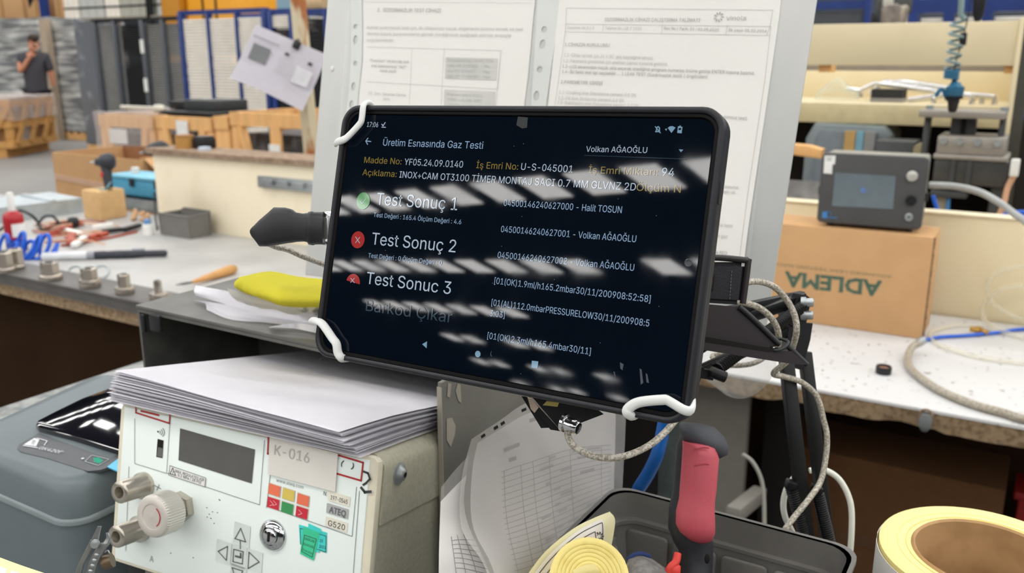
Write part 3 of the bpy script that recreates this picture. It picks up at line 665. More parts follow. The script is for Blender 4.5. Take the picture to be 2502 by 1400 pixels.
ob('bottle_body', G().lathe([(.004,0),(.019,0),(.019,.03),(.014,.04),(.004,.04)], seg=16), m_wht, t, q); ob('blue_top', G().lathe([(.004,.04),(.014,.04),(.013,.056),(.004,.057)], seg=14), mat('soft_blue', (110,150,200), .5), t, q)
tag(ob('thin_black_lead', G().tube([HZ(384,560,LZ+.005), HZ(379,520,LZ+.03), HZ(378,470,LZ+.08), HZ(384,440,LZ+.12)], .004, 6, 5), m_blk), 'thin black lead rising beside the cream partition end', 'cable')

# grey plastic bin
fg = corner_frame((466, 585), LZ, 33); wl = fg.px(392, 563).x; dr = fg.sd(517, 575, 0).y; hb = fg.px(466, 532).z; m_gbin = mat('grey_bin', (118,116,112), .6, var=.06)
t = thing('grey_bin', 'small open grey plastic bin by the cream partition', 'bin', fg); th = .004
ob('bin_base', G().box(wl, 0, 0, dr, 0, th), m_gbin, t, fg)
ob('front_wall', G().prism([(wl,th),(0,th),(.006,hb),(wl-.006,hb)], 0, th), m_gbin, t, fg); ob('back_wall', G().prism([(wl,th),(0,th),(.006,hb+.012),(wl+.03,hb+.012),(wl-.006,hb-.005)], dr-th, dr), m_gbin, t, fg)
ob('side_wall', G().box(-th, 0, 0, dr, th, hb+.004), m_gbin, t, fg); ob('side_wall', G().box(wl, wl+th, 0, dr, th, hb), m_gbin, t, fg)
ob('rim', G().tube([(wl,0,hb),(0,0,hb),(0,dr,hb+.004)], .004, 6, 1), m_gbin, t, fg)
# wooden awl
a, b = HZ(470, 700, LZ)+Vector((0,0,.012)), HZ(576, 667, LZ)+Vector((0,0,.014)); fw = Fr(a, b-a, (0,0,1)); L = (b-a).length
t = thing('wooden_awl', 'wooden-handled file lying on the grey worktop by the yellow cloth', 'hand tool', fw)
ob('handle', G().lathe([(.003,0),(.006,.01),(.009,L*.3),(.014,L*.7),(.0155,L*.88),(.012,L*.98),(.004,L)], axis=(1,0,0), seg=16), mat('turned_wood', (196,146,88), .5), t, fw)
ob('blade', G().lathe([(.001,-.06),(.004,-.03),(.003,.004),(.001,.006)], axis=(1,0,-.12), seg=8), m_rail, t, fw)

# rusty post and the sheet hung on it
f = V(2.42); a = f.px(728, 0); b = f.px(765, 420); d = (a-b); t0 = a+d*.6; bz = b-d*((b.z)/d.z)
fp_ = ROOM.moved(bz.x, 2.42, 0); off = Vector((bz.x, 0, 0))
t = thing('rusty_post', 'cream steel post with rust patches rising behind the partition', 'post', fp_)
ob('post_body', G().bar(bz-off, t0-off, .042, .042, .004, (0,1,0)), mat('rusty_cream', (206,194,164), .6, vs=9, rgb2=(160,96,44), lo=.52, hi=.6, stretch=(1,1,.4)), t, fp_)
ob('foot_plate', G().box(-.08, .08, -.08, .08, 0, .012), m_rail, t, fp_)
# measured pose of the hanging sheet: A4 turned on its corner
dN = (ROOM.w(*ROOM.px(735, 110, 2.36))-CAMP).dot(_F)
n_tl, n_tr, n_bl = P(625, 60, dN+.02), P(800, 134, dN), P(578, 196, dN+.03)
fn = Fr(n_tl, n_tr-n_tl, n_tl-n_bl)
w_, h_ = (n_tr-n_tl).length, (n_bl-n_tl).length
t = thing('hanging_sheet', 'white printed sheet hung askew on the rusty post with a black clip', 'paper', fn)
c_ = lambda x, z, y=0.: Vector((x*w_, y, -z*h_))
ob('page', G().patch([[c_(0,0),c_(.35,0,-.004),c_(.7,0,.0),c_(1,0)],[c_(0,.5,-.01),c_(.35,.5,-.014),c_(.7,.5,-.006),c_(1,.5)],[c_(0,1.02,-.03),c_(.35,1,-.03),c_(.7,1.02,-.02),c_(1,1.04,-.014)]], 4, 4, .0006), mat('office_paper', (226,224,232), .7, var=.02), t, fn, 60)
m_pr = mat('print_grey', (140,140,144), .8); m_pd = mat('print_dark', (70,70,72), .8)
def flat(name, x0, x1, z0, z1, m, y=-.02): return ob(name, G().box(x0*w_, x1*w_, y-.0004, y, -z1*h_, -z0*h_), m, t, fn)
flat('photo_print', .1, .34, .3, .58, mat('print_mid', (120,122,124), .8)); flat('printed_line', .06, .42, .18, .2, m_pr); 
for i in range(5): flat('printed_line', .48, .66, .36+i*.06, .375+i*.06, mat('print_light', (196,196,202), .8))
flat('printed_block', .72, .94, .38, .66, mat('print_pale', (206,206,210), .8)); flat('printed_mark', .52, .58, .24, .29, m_pd); flat('printed_mark', .84, .9, .24, .3, m_pd)
ob('clip', G().box(.56*w_, .64*w_, -.02, .006, -.12*h_, .02*h_, .004), m_blk, t, fn); ob('clip_handle', G().tube([(.57*w_,-.012,.0),(.6*w_,-.012,.05*h_),(.63*w_,-.012,.0)], .002, 6, 4), m_blk, t, fn)
# ================================================================ the white bench
RZ = .73
m_speck = mat('speckled_worktop', (206,206,206), .45, vs=55, rgb2=(138,128,120), lo=.63, hi=.71)
m_edge = mat('chipped_board_edge', (150,128,100), .9, vs=90, rgb2=(112,92,68), lo=.4, hi=.65, bump=.5, bs=90)
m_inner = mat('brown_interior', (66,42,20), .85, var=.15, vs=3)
u0, u1, v0, v1 = -.94, .75, 1.812, 2.55
t = thing('white_workbench', 'white speckled workbench with chipped raw chipboard edge', 'workbench', ROOM.moved(0, v0, 0))
ob('worktop', G().box(u0, u1, v0, v1, RZ-.006, RZ), m_speck, t, ROOM)
g = G(); n = 80; rows = []
for i in range(n+1):
    x = u0+(u1-u0)*i/n; c = max(0, noise.noise(Vector((x*9, 3, 0))))*.014+max(0, noise.noise(Vector((x*31, 7, 0))))*.008
    e = noise.noise(Vector((x*40, 1, 5)))*.003
    rows.append([(x, v0+.002+e, RZ-.006), (x, v0+.003-e*.5, RZ-.022), (x, v0+.004+c*.6, RZ-.046+c), (x, v0+.05, RZ-.046+c*.3), (x, v0+.4, RZ-.046), (x, v0+.4, RZ-.006)])
g.loft(rows); ob('board_core', g, m_edge, t, ROOM, 25)
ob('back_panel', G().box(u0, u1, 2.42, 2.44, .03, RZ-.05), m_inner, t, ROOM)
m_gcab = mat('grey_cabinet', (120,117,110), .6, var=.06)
ob('leg_and_shade_panel', G().box(-.93, -.705, v0+.12, v0+.14, 0, RZ-.05), m_dark, t, ROOM); ob('leg_and_shade_panel', G().box(-.70, -.515, v0+.12, v0+.14, .05, RZ-.05), m_gcab, t, ROOM); ob('leg_and_shade_panel', G().box(-.50, -.42, v0+.22, v0+.26, 0, RZ-.05), m_dark, t, ROOM)  # first black panel added to stand in for deep shade under the bench
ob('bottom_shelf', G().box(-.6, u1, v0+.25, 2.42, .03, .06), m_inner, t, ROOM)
q0 = ROOM.moved(0, v0+.25, 0); q = q0.px(1800, 1235)
tag(ob('stool_rail', G().bar(ROOM.I@P(1790, 1258, 1.75), ROOM.I@P(1856, 1205, 1.9), .03, .03, .003), m_gcab, fr=ROOM), 'short grey metal rail under the white bench', 'rail')
q = V(v0-.004); c = q.px(2262, 1026)
t = thing('edge_plug', 'grey rubber plug hanging from the chipped bench edge', 'plug', ROOM.moved(c.x, v0-.004, c.z))
k = ROOM.moved(c.x, v0-.004, c.z); ob('ring', G().tube([(math.cos(a)*.011, -.004, .012+math.sin(a)*.011) for a in [j*math.pi/5 for j in range(10)]], .0025, 6, 2, True), m_edge, t, k)
ob('rubber', G().loft([[(x*s, -.006+y*s, z) for x, y in rrect(-.011,.011,-.007,.007,.004,2)] for s, z in ((.7,.014),(1.1,.004),(1,-.012),(.4,-.022))]), mat('grey_rubber', (108,112,112), .7), t, k)
# cartons and red box stored beneath
f = V(v0+.5); q = f.px(2450, 1290); k = ROOM.moved(q.x+.02, v0+.4, .06)
t = thing('red_crate', 'dark red plastic crate stored under the white bench', 'crate', k); m_rc = mat('dark_red', (150,26,24), .5)
ob('crate_body', G().box(0, .34, 0, .1, 0, max(.1, k.px(2470, 1195).z-.02), .006), m_rc, t, k); ob('rim', G().box(-.01, .35, -.01, .11, max(.1, k.px(2470,1195).z-.02), max(.12, k.px(2470,1195).z), .004), m_rc, t, k)
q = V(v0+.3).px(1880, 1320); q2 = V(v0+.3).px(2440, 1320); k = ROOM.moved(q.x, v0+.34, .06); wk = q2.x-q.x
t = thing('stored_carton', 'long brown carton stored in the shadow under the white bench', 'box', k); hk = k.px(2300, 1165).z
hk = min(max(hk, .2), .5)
ob('carton_body', G().box(0, wk, 0, .22, 0, hk, .005), mat('shaded_brown_card', (98,66,36), .9), t, k); ob('packing_tape', G().box(0, wk, -.001, .0, hk*.4, hk*.48), mat('old_tape', (90,62,36), .6), t, k)  # card colour darkened to carry the shade under the bench

# low cream board behind the bench top
f = V(2.56); zt = f.px(2330, 526).z
t = thing('cream_backboard', 'low cream backboard standing along the rear of the white bench', 'board', ROOM.moved(0, 2.56, RZ))
ob('panel', G().box(u0, u1, 2.56, 2.6, RZ-.1, zt, .003), mat('cream_board_dots', (230,216,180), .55, vs=60, rgb2=(196,180,140), lo=.7, hi=.78), t, ROOM); ob('top_edge', G().box(u0, u1, 2.555, 2.605, zt, zt+.006, .002), mat('cream_edge', (240,228,196), .5), t, ROOM)
# upside-down carton with the printed name
fx = ROOM.moved(ROOM.hz(2252, 830, RZ).x, 2.292, RZ); hx = fx.px(2277, 580).z; dx = .155; wx = .45
t = thing('printed_carton', 'brown carton with upside-down green lettering under the grey tester', 'box', fx)
ob('carton_body', G().box(-wx, 0, 0, dx, 0, hx, .004), m_card, t, fx)
g = G()
for i in range(26): 
    z = i/26*hx; g.box(-.001, .0025+.002*noise.noise(Vector((i*.7,0,0))), .004, .02, z, z+hx/26*.7)
stuff(ob('torn_edge', g, mat('torn_card', (96,74,52), .9), t, fx))
m_grn = mat('carton_green', (92,118,100), .8)
text('lettering', 'ADLEMA', (2156, 688), (1918, 664), 35, m_grn, t, fx, bold=1, fat=.035)
text('lettering', 'ADVANCED LEAK TESTING MACHINES', (2179, 673), (1850, 637), 7, mat('carton_grey_green', (120,118,92), .8), t, fx)
# grey touch-screen tester on the carton
fd = Fr(fx.w(0,0,0), (.9125,-.4085,0), (0,0,1)); o = ROOM.w(*ROOM.hz(2250, 571, RZ+hx)); fd = Fr(o, (math.cos(math.radians(28)), -math.sin(math.radians(28)), 0), (0,0,1))
wl = fd.px(1996, 546).x; hd = fd.px(2275, 384).z; dd = .13
t = thing('touch_tester', 'dark grey touch-screen leak tester standing on the printed carton', 'tester', fd)
m_dev = mat('anthracite', (74,74,74), .5, var=.04); m_devs = mat('tester_case', (142,140,130), .5)
ob('case', G().box(wl+.004, -.004, .006, dd, .012, hd-.004, .006), m_devs, t, fd)
ob('front_panel', G().prism(rrect(wl, 0, .010, hd, .012), -.012, .008, 'y', .003), m_dev, t, fd)
for x in (wl+.03, -.03):
    for y in (.02, dd-.02): ob('foot', G().lathe([(.004,0),(.009,0),(.01,.012),(.004,.012)], (x, y, 0), seg=12), m_blk, t, fd)
D = -.0125
def dq(pts): return xz(fd, pts, D)
scr = shape2d('screen', [dq([(2040,421),(2189,430),(2182,511),(2033,503)])], mat('tester_screen', (98,108,114), .15, var=.05, emit=.12, coat=.5), t, fd, D-.0008)
text('screen_logo', 'E', (2104, 469), (2113, 470), 10, mat('logo_blue', (66,120,200), .5, emit=.4), scr, fd, y=-.0012, d=D, bold=1); text('screen_logo', '1-', (2114, 470), (2122, 470), 7, MATS['logo_blue'], scr, fd, y=-.0012, d=D)
q = fd.px(2229, 430, D); ob('round_button', G().lathe([(.004,0),(.013,0),(.013,.003),(.011,.005),(.003,.006)], (q.x, D, q.z), (0,-1,0), 24), mat('satin_button', (190,188,180), .4, .4), t, fd)
q = fd.px(2226, 490, D); ob('round_socket', G().lathe([(.004,0),(.0125,0),(.0125,.004),(.009,.004),(.008,-.001),(.003,-.001)], (q.x, D, q.z), (0,-1,0), 24), m_blk, t, fd)
q = fd.px(2221, 530, D); ob('key_lock', G().lathe([(.003,0),(.0095,0),(.0095,.004),(.006,.005),(.002,.005)], (q.x, D, q.z), (0,-1,0), 20), m_steel, t, fd); ob('key_slot', G().box(q.x-.001, q.x+.001, D-.0065, D-.004, q.z-.004, q.z+.004), m_dark, t, fd)
shape2d('calibration_sticker', [dq([(2015,380),(2042,380),(2040,401),(2034,402),(2033,425),(2012,423)])], m_wht, t, fd, D-.0006)
for z in (386, 391): outline('sticker_print', [(2020, z), (2032, z)], .0015, fd.moved(0, D, 0), m_pd, t, y=-.001, closed=False)
m_logo = mat('print_blue', (66,128,188), .5)
shape2d('maker_logo', [dq([(2010,517),(2022,517),(2021,533),(2009,532)])], m_logo, t, fd, D-.0006)
outline('maker_logo_frame', [(2023,516),(2030,517),(2030,527)], .0012, fd.moved(0, D, 0), m_logo, t, y=-.0008, closed=False); outline('maker_name_line', [(2023,531),(2044,532)], .002, fd.moved(0, D, 0), m_logo, t, y=-.0008, closed=False)
for x in (wl-.004, .0): ob('side_bump', G().box(x, x+.006, .0, .02, hd*.42, hd*.54, .002), m_blk, t, fd)
ob('handle_recess', G().box(-.0035, -.003, .03, .075, hd*.55, hd*.8), m_dark, t, fd)
tag(ob('black_lead', G().tube([ROOM.w(*ROOM.px(x, y, 2.6)) for x, y in ((1942,507),(1955,497),(1975,492),(2000,494))], .004, 6, 5), m_blk), 'thin black lead behind the grey touch-screen tester', 'cable')
# arching grey pneumatic tube
tp = [(2270,452,2.5),(2330,455,2.5),(2390,468,2.48),(2440,494,2.45),(2480,524,2.42),(2520,556,2.4),(2640,690,2.34),(2700,840,2.2)]
tag(ob('grey_tube', G().tube([ROOM.w(*ROOM.px(x, y, v)) for x, y, v in tp], .0085, 10, 6), mat('grey_tube', (168,170,168), .4)), 'pale grey pneumatic tube arching out behind the tester', 'tube')
for i, pts in enumerate((((2280,478),(2286,500),(2293,522)), ((2440,532),(2470,520),(2515,518)), ((2436,530),(2480,528),(2515,526)))):
    tag(ob('blue_air_tube', G().tube([ROOM.w(*ROOM.px(x, y, 2.66)) for x, y in pts], .006, 8, 4), MATS['blue_hose']), ('short blue tube hanging beside the tester case', 'upper blue tube over the cream backboard', 'lower blue tube over the cream backboard')[i], 'tube')

# second bench behind with fixture machine
f3 = V(2.95)
t = thing('rear_bench', 'dark bench behind the cream backboard, in the shelf shadow', 'workbench', ROOM.moved(0, 2.75, 0))
ob('worktop', G().box(-1.2, .9, 2.72, 3.75, .7, .74), mat('pinkish_board', (186,168,148), .7), t, ROOM)
for x in (-1.15, .8): ob('leg', G().box(x, x+.06, 2.8, 2.86, 0, .7), m_dark, t, ROOM)
m_mach = mat('machine_aluminium', (158,152,144), .45, .4, var=.08); m_mdark = mat('machine_dark', (66,68,70), .4)
X3 = lambda x, y=350: f3.px(x, y).x
Z3 = lambda y, x=2370: f3.px(x, y).z
cx = X3(2370); fm = ROOM.moved(cx, 2.95, .74); zz = lambda y: Z3(y)-.74; xx = lambda x, y=350: X3(x, y)-cx
t = thing('fixture_press', 'aluminium fixture press with top plate on two dark posts', 'machine', fm)
ob('top_plate', G().box(xx(2246,280), xx(2458,280), -.02, .14, zz(289), zz(271), .003), m_mach, t, fm)
for a, b in ((2250,2266), (2434,2450)):
    ob('guide_post', G().box(xx(a), xx(b), .02, .06, 0, zz(285), .004), m_mdark, t, fm); ob('hex_nut', G().lathe([(.004,0),(.012,0),(.012,.012),(.004,.012)], ((xx(a)+xx(b))/2, .04, zz(271)), seg=6), m_steel, t, fm, 20)
ob('ram_column', G().box(xx(2314), xx(2376), .04, .1, zz(335), zz(288), .004), m_mdark, t, fm)
ob('ram_groove', G().box(xx(2340), xx(2352), .034, .04, zz(330), zz(290)), m_dark, t, fm)
ob('press_body', G().box(xx(2291), xx(2460), -.02, .14, zz(378), zz(332), .006), m_mach, t, fm); ob('press_foot', G().box(xx(2286), xx(2470), -.03, .15, zz(390), zz(378), .004), m_mach, t, fm)
for x in (2307, 2346, 2390, 2438): ob('slot_bolt', G().lathe([(.003,0),(.011,0),(.01,.006),(.003,.006)], (xx(x), -.02, zz(346)), (0,-1,0), 12), m_steel, t, fm)
ob('smoked_cover', G().box(xx(2290), xx(2472), -.02, .13, zz(452), zz(391), .004), mat('smoked_plastic', (70,70,68), .25), t, fm)
for a in (2332, 2372): ob('cover_rib', G().box(xx(a), xx(a)+.012, -.03, -.02, zz(452), zz(391)), m_mdark, t, fm)
ob('lower_frame', G().box(xx(2440), xx(2472), 0, .12, 0, zz(452)), m_mdark, t, fm); ob('lower_plate', G().box(xx(2288), xx(2380), -.01, .1, zz(486), zz(470), .003), m_mdark, t, fm); 
ob('lower_post', G().box(xx(2304), xx(2336), .02, .06, 0, zz(486)), m_mach, t, fm); ob('blue_air_line', G().tube([(xx(2334), .01, zz(488)), (xx(2336), .01, zz(530))], .006, 8, 1), m_logo, t, fm)
ob('base_plate', G().box(xx(2270), xx(2480), -.03, .2, 0, .012), m_mach, t, fm)
ob('white_terminal', G().box(xx(2478), xx(2500), -.06, -.02, zz(420), zz(380), .003), m_wht, t, fm)
ob('tan_cord', G().tube([(xx(2489), -.04, zz(420)), (xx(2478), -.04, zz(450)), (xx(2474), -.04, zz(490)), (xx(2462), -.03, zz(530))], .008, 8, 4), m_tan, t, fm)
# hutch of cream shelves
f4 = V(3.2); A4, B4, P4 = -2.2, f4.px(2478, 150).x, f4.px(2502, 150).x+.02
z = lambda y, x=2200: f4.px(x, y).z
t = thing('cream_shelving', 'cream laminate hutch with fascia board and shelf over the rear bench', 'shelf', ROOM.moved(0, 3.2, .74))
ob('fascia_board', G().box(A4, B4, 3.2, 3.22, z(160), z(56), .003), m_cream, t, ROOM)
ob('shelf_board', G().box(A4, B4, 3.2, 3.7, z(262), z(256), .002), m_cream, t, ROOM); ob('shelf_lip', G().box(A4, B4, 3.195, 3.22, z(306), z(256), .003), mat('cream_lip', (206,192,150), .5), t, ROOM)
ob('back_panel', G().box(A4, B4, 3.68, 3.7, z(306), z(178), .002), m_cream, t, ROOM)
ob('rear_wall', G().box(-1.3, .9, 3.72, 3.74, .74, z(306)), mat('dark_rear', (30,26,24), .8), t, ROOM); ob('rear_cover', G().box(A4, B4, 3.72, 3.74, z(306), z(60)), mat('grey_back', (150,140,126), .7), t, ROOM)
ob('side_post', G().box(B4, P4-.03, 3.19, 3.74, .74, z(50), .004), m_cream, t, ROOM); ob('edge_trim', G().box(P4-.03, P4, 3.19, 3.24, .74, z(50)), mat('dark_trim', (70,70,62), .5), t, ROOM)
for x in (2012, 2470): 
    a = f4.px(x, 170).x; ob('wood_block', G().box(a-.02, a+.02, 3.22, 3.3, z(178), z(158)), m_pine, t, ROOM)
zs = z(256)
def on_shelf(x, v=3.4): return ROOM.moved(V(v).px(x, 250).x, v, zs)
# clear bag, finned block, bright bars on the shelf
k = on_shelf(2042, 3.42); hB = k.px(2042, 190).z; wB = .075
g = G(); g.loft([[(math.cos(a)*wB*s*(1+.15*noise.noise(Vector((math.cos(a)*2,math.sin(a)*2,z_*9)))), math.sin(a)*wB*.7*s*(1+.15*noise.noise(Vector((math.cos(a)*3,z_*9,0)))), z_*hB) for a in [j*2*math.pi/18 for j in range(18)]] for s, z_ in ((.6,0),(1,.04),(1.05,.2),(.95,.4),(.62,.6),(.4,.8),(.2,.93),(.05,1))])
tag(ob('plastic_bag', g, clear_film('bag_film', (212,228,224), .1, .1), fr=k), 'crumpled clear plastic bag standing on the cream shelf', 'bag')
k = on_shelf(2165, 3.36); wB = (on_shelf(2210,3.36).I@k.o).length
a0 = k.px(2126, 235).x; a1 = k.px(2208, 235).x; hB = k.px(2165, 218).z
t = thing('finned_block', 'dark finned block with pale base lying on the cream shelf', 'block', k)
for i in range(14): ob('fin', G().box(a0+(a1-a0)*i/14, a0+(a1-a0)*(i+.7)/14, .012, .09, hB*.3, hB), m_mdark, t, k)
ob('base_tray', G().box(a0, a1, 0, .1, 0, hB*.3, .002), mat('pale_tray', (150,150,148), .4), t, k); ob('core', G().box(a0+.002, a1-.002, .016, .086, hB*.28, hB*.97), m_dark, t, k)
m_chr = mat('chrome_bar', (218,220,222), .2, .9, var=.04)
kz = lambda x, y, v: ROOM.w(*ROOM.px(x, y, v))
for i, (a, b, v_, lab) in enumerate(((((2068,217),(2100,222)),0,3.5,'short bright bar beside the clear plastic bag'),
    (((2102,238),(2104,222),(2130,208),(2155,206),(2310,228)),0,3.5,'bright bent bar reaching over the finned block'),
    (((2125,230),(2160,203),(2178,202),(2330,232)),0,3.52,'second bright bent bar above the finned block'),
    (((2170,206),(2206,200),(2320,216)),0,3.55,'topmost bright bar of the bundle on the shelf'),
    (((2220,244),(2270,238),(2318,230),(2420,236),(2432,240),(2428,258)),0,3.38,'bright bar with bent foot near the shelf end'),
    (((2282,258),(2284,238),(2320,232),(2374,236),(2372,258)),0,3.34,'bright U-shaped handle under the blue screwdriver'),
    (((2398,258),(2399,240)),0,3.4,'bright bar standing upright near the shelf end'))):
    tag(ob('chrome_handle', G().tube([kz(x, y, v_) for x, y in a], .009, 10, 3), m_chr), lab, 'handle', 'bright metal bars on the shelf')
# hanging coil and pneumatic screwdriver
vq = 2.85; q = V(vq); c0, c1 = q.px(2352, -40), q.px(2352, 50); r = (q.px(2372, 120).x-q.px(2338, 120).x)/2
m_ch = mat('grey_blue_coil', (128,150,150), .4); m_teal = mat('teal_plastic', (40,104,138), .4)
fk = ROOM.moved(c0.x, vq, q.px(2352, 250).z)
t = thing('coiled_air_line', 'grey-blue spiral air line hanging in front of the cream fascia', 'hose', fk)
zt, zb = q.px(2352, 48).z-fk.o.z, q.px(2352, 170).z-fk.o.z; zc = q.px(2352, 192).z-fk.o.z
pts = [(math.cos(a)*r, math.sin(a)*r, zt+(zb-zt)*a/(2*math.pi*5.6)) for a in [j*2*math.pi/12 for j in range(int(5.6*12)+1)]]
ob('spiral', G().tube(pts, .0042, 8, 2), m_ch, t, fk)
pts = [(math.cos(a)*r*.98, math.sin(a)*r, zb+(zc-zb)*a/(2*math.pi*3)) for a in [j*2*math.pi/12 for j in range(37)]]
ob('tight_spiral', G().tube(pts, .0044, 8, 2), m_teal, t, fk)
ob('lead', G().tube([(0,0,zt+.9),(0,0,zt+.1),(r,0,zt)], .008, 8, 3), m_ch, t, fk)
ob('tail', G().tube([(r*.5,0,zc),(r*.9,0,zc-.03),(-.0,0,zc-.06),(-.02,0,zc-.03),(-.035,0,zc-.05)], .006, 8, 5), m_teal, t, fk)
k = ROOM.moved(q.px(2366, 50).x+.02, vq+.03, q.px(2366, 52).z); zt = k.px(2366, -40).z
t = thing('hanging_hook', 'black balancer hook hanging beside the spiral air line', 'hook', k)
ob('hook_body', G().loft([[(x*s, y*s, z_) for x, y in rrect(-.014,.014,-.012,.012,.006,2)] for s, z_ in ((.5,0),(1,.02),(1.2,.06),(.6,.11))]), m_blk, t, k); ob('cord', G().tube([(0,0,.1),(-.012,0,.2),(-.01,0,.6)], .006, 8, 3), m_blk, t, k)
k = ROOM.moved(q.px(2328, 262).x, vq, q.px(2328, 275).z); zA = k.px(2328, 200).z; zM = k.px(2328, 238).z
t = thing('air_screwdriver', 'blue pneumatic screwdriver hanging above the fixture press', 'power tool', k)
ob('motor_body', G().lathe([(.008,zM-.01),(.022,zM),(.025,zM+.03),(.023,zA-.02),(.012,zA),(.004,zA)], seg=16), m_teal, t, k); ob('nose', G().lathe([(.006,0),(.012,.006),(.016,.03),(.017,zM-.006),(.006,zM-.005)], seg=14), m_blk, t, k)
ob('hanger_wire', G().tube([(-.01,0,zA-.005),(-.006,0,zA+.06),(.004,0,zA+.12),(.012,0,zA+.25),(.012,0,zA+.75)], .0018, 6, 4), m_blk, t, k); ob('clip', G().box(-.004,.014,-.006,.006,zA+.1,zA+.135,.003), m_blk, t, k); ob('collar', G().lathe([(.012,zM-.004),(.023,zM-.004),(.023,zM+.004),(.012,zM+.004)], seg=16), m_dark, t, k)
# grey case under the shelf and clutter
k = ROOM.moved(V(3.1).px(2065, 350).x, 3.1, .74); hx_ = lambda x, y: k.px(x, y).x; hz_ = lambda x, y: k.px(x, y).z
m_gc = mat('grey_green_case', (124,134,136), .5)
t = thing('grey_tool_case', 'grey plastic case with coloured folders under the cream shelf', 'case', k)
zc0 = hz_(2065, 352); ob('case_shell', G().prism([(hx_(1958,345),0),(hx_(2168,350),0),(hx_(2168,350),hz_(2168,335)),(hx_(2155,310),hz_(2155,312)),(hx_(1982,305),hz_(1982,303)),(hx_(1960,335),hz_(1960,340))], .05, .3, 'y', .01), m_gc, t, k)
ob('case_front', G().prism([(hx_(1985,350),.0),(hx_(2135,355),.0),(hx_(2140,330),hz_(2140,325)),(hx_(2000,320),hz_(2000,318)),(hx_(1986,335),hz_(1986,340))], .03, .05, 'y', .006), mat('grey_case_face', (112,120,126), .5), t, k)
for a, b, m in ((2062,2088,mat('kraft_folder', (190,154,96), .7)),(2090,2108,mat('cyan_folder', (120,166,184), .6)),(2110,2136,mat('grey_folder', (140,140,138), .6))): ob('folder', G().box(hx_(a,335), hx_(b,335), .012, .03, 0, hz_(2100, 322)), m, t, k)
k = ROOM.moved(V(2.85).px(1970, 372).x, 2.85, .74); 
tag(ob('wood_scrap', G().prism([(k.px(1930,368).x,k.px(1930,378).z),(k.px(2005,380).x,k.px(2005,388).z),(k.px(2008,372).x,k.px(2008,366).z),(k.px(1975,352).x,k.px(1975,356).z),(k.px(1930,352).x,k.px(1930,352).z)], 0, .05, 'y', .003), m_pine, fr=k), 'ragged pale wooden offcut behind the tester top', 'offcut')
k = ROOM.moved(V(2.8).px(1975, 470).x, 2.8, .74); t = thing('steel_bin', 'grey sheet-steel bin between notice board and tester', 'bin', k)
zA, zB = k.px(1960,490).z, k.px(1960,442).z; xA, xB = k.px(1850,470).x, k.px(2030,470).x
ob('bin_front', G().box(xA, xB, 0, .006, max(0,zA), zB), mat('scuffed_steel', (134,134,138), .5, .3, vs=14, rgb2=(168,168,170), lo=.45, hi=.7), t, k); ob('bin_side', G().box(xA, xA+.006, .006, .2, max(0,zA), zB), MATS['scuffed_steel'], t, k); ob('bin_base', G().box(xA, xB, 0, .2, 0, max(.01,zA)), m_mdark, t, k)
k = ROOM.moved(V(3.0).px(2195, 352).x, 3.0, .74); zq = k.px(2195, 345).z
t = thing('dark_gauge_box', 'low dark box with round brass gauge between case and press', 'box', k)
ob('box_body', G().box(k.px(2140,350).x, k.px(2238,350).x, 0, .12, 0, zq, .004), m_mdark, t, k); q = k.px(2252, 350)
ob('gauge', G().lathe([(.004,0),(.022,0),(.02,.02),(.004,.022)], (q.x, 0, q.z-.02), (0,-1,0), 16), mat('old_brass', (160,150,120), .4, .5), t, k)

# racks seen over the hutch
f = V(6.6)
t = thing('panel_rack', 'blue rack of dark panels seen over the cream fascia', 'rack', ROOM.moved(f.px(2060, 30).x, 6.6, 0))
for y0_, y1_ in ((22, 2), (-30, -48)): ob('beam', G().box(f.px(1850, 10).x, f.px(2125, 10).x, 6.6, 6.66, f.px(2050, y0_).z, f.px(2050, y1_).z), m_blue, t, ROOM)
for x in (2112, 1870): ob('upright', G().box(f.px(x, 30).x, f.px(x+14, 30).x, 6.58, 6.66, 0, f.px(2112, -60).z), m_blue, t, ROOM)
g = G()
for i in range(5):
    zc = f.px(2050, 60-i*8.5).z; g.box(f.px(1880, 30).x, f.px(2108, 30).x, 6.62, 7.3, zc-.02, zc)
stuff(ob('panel_layers', g, mat('dark_grey_panel', (82,86,90), .5), t, ROOM, smooth=False)); ob('deck', G().box(f.px(1880, 30).x, f.px(2108, 30).x, 6.64, 7.3, 0, f.px(2050, 66).z), m_dark, t, ROOM)
f = V(6.9); A, B = f.px(2150, 40).x, f.px(2196, 40).x
k = ROOM.moved((A+B)/2, 6.9, 0); hw = (B-A)/2; g = G().box(-hw, hw, 0, .5, 0, k.px(2170, 8).z, .03); bmesh.ops.subdivide_edges(g.bm, edges=g.bm.edges[:], cuts=4, use_grid_fill=True)
for q in g.bm.verts: q.co += noise.noise_vector(q.co*6)*.02
tag(ob('wrapped_bundle', g, mat('brown_film', (126,116,106), .4, vs=8, rgb2=(190,176,156), lo=.5, hi=.7), fr=k), 'brownish film-wrapped bundle between two blue racks', 'bundle')
f = V(6.4); posts = (2232, 2318, 2412, 2540); cx = f.px(2370, 40).x; k = ROOM.moved(cx, 6.4, 0); X = lambda x: k.px(x, 45).x
t = thing('sheet_rack', 'blue rack of white sheet panels behind the hanging air line', 'rack', k); T = k.px(2370, 30).z
ob('top_beam', G().box(X(2225), X(2560), 0, .06, T, T+.09), m_blue, t, k)
for p in posts: ob('upright', G().box(X(p)-.03, X(p)+.03, -.02, .05, 0, T), m_blue, t, k)
for a, b in zip(posts, posts[1:]): stuff(ob('sheet_stack', slabs(X(a)+.04, X(b)-.04, .02, .7, .1, T-.02, 50), m_white, t, k, smooth=False))
f = V(7.6); k = ROOM.moved(f.px(2350, 10).x, 7.6, 0); t = thing('overhead_machine', 'dark machine beam with pale plates across the far hall', 'machine', k)
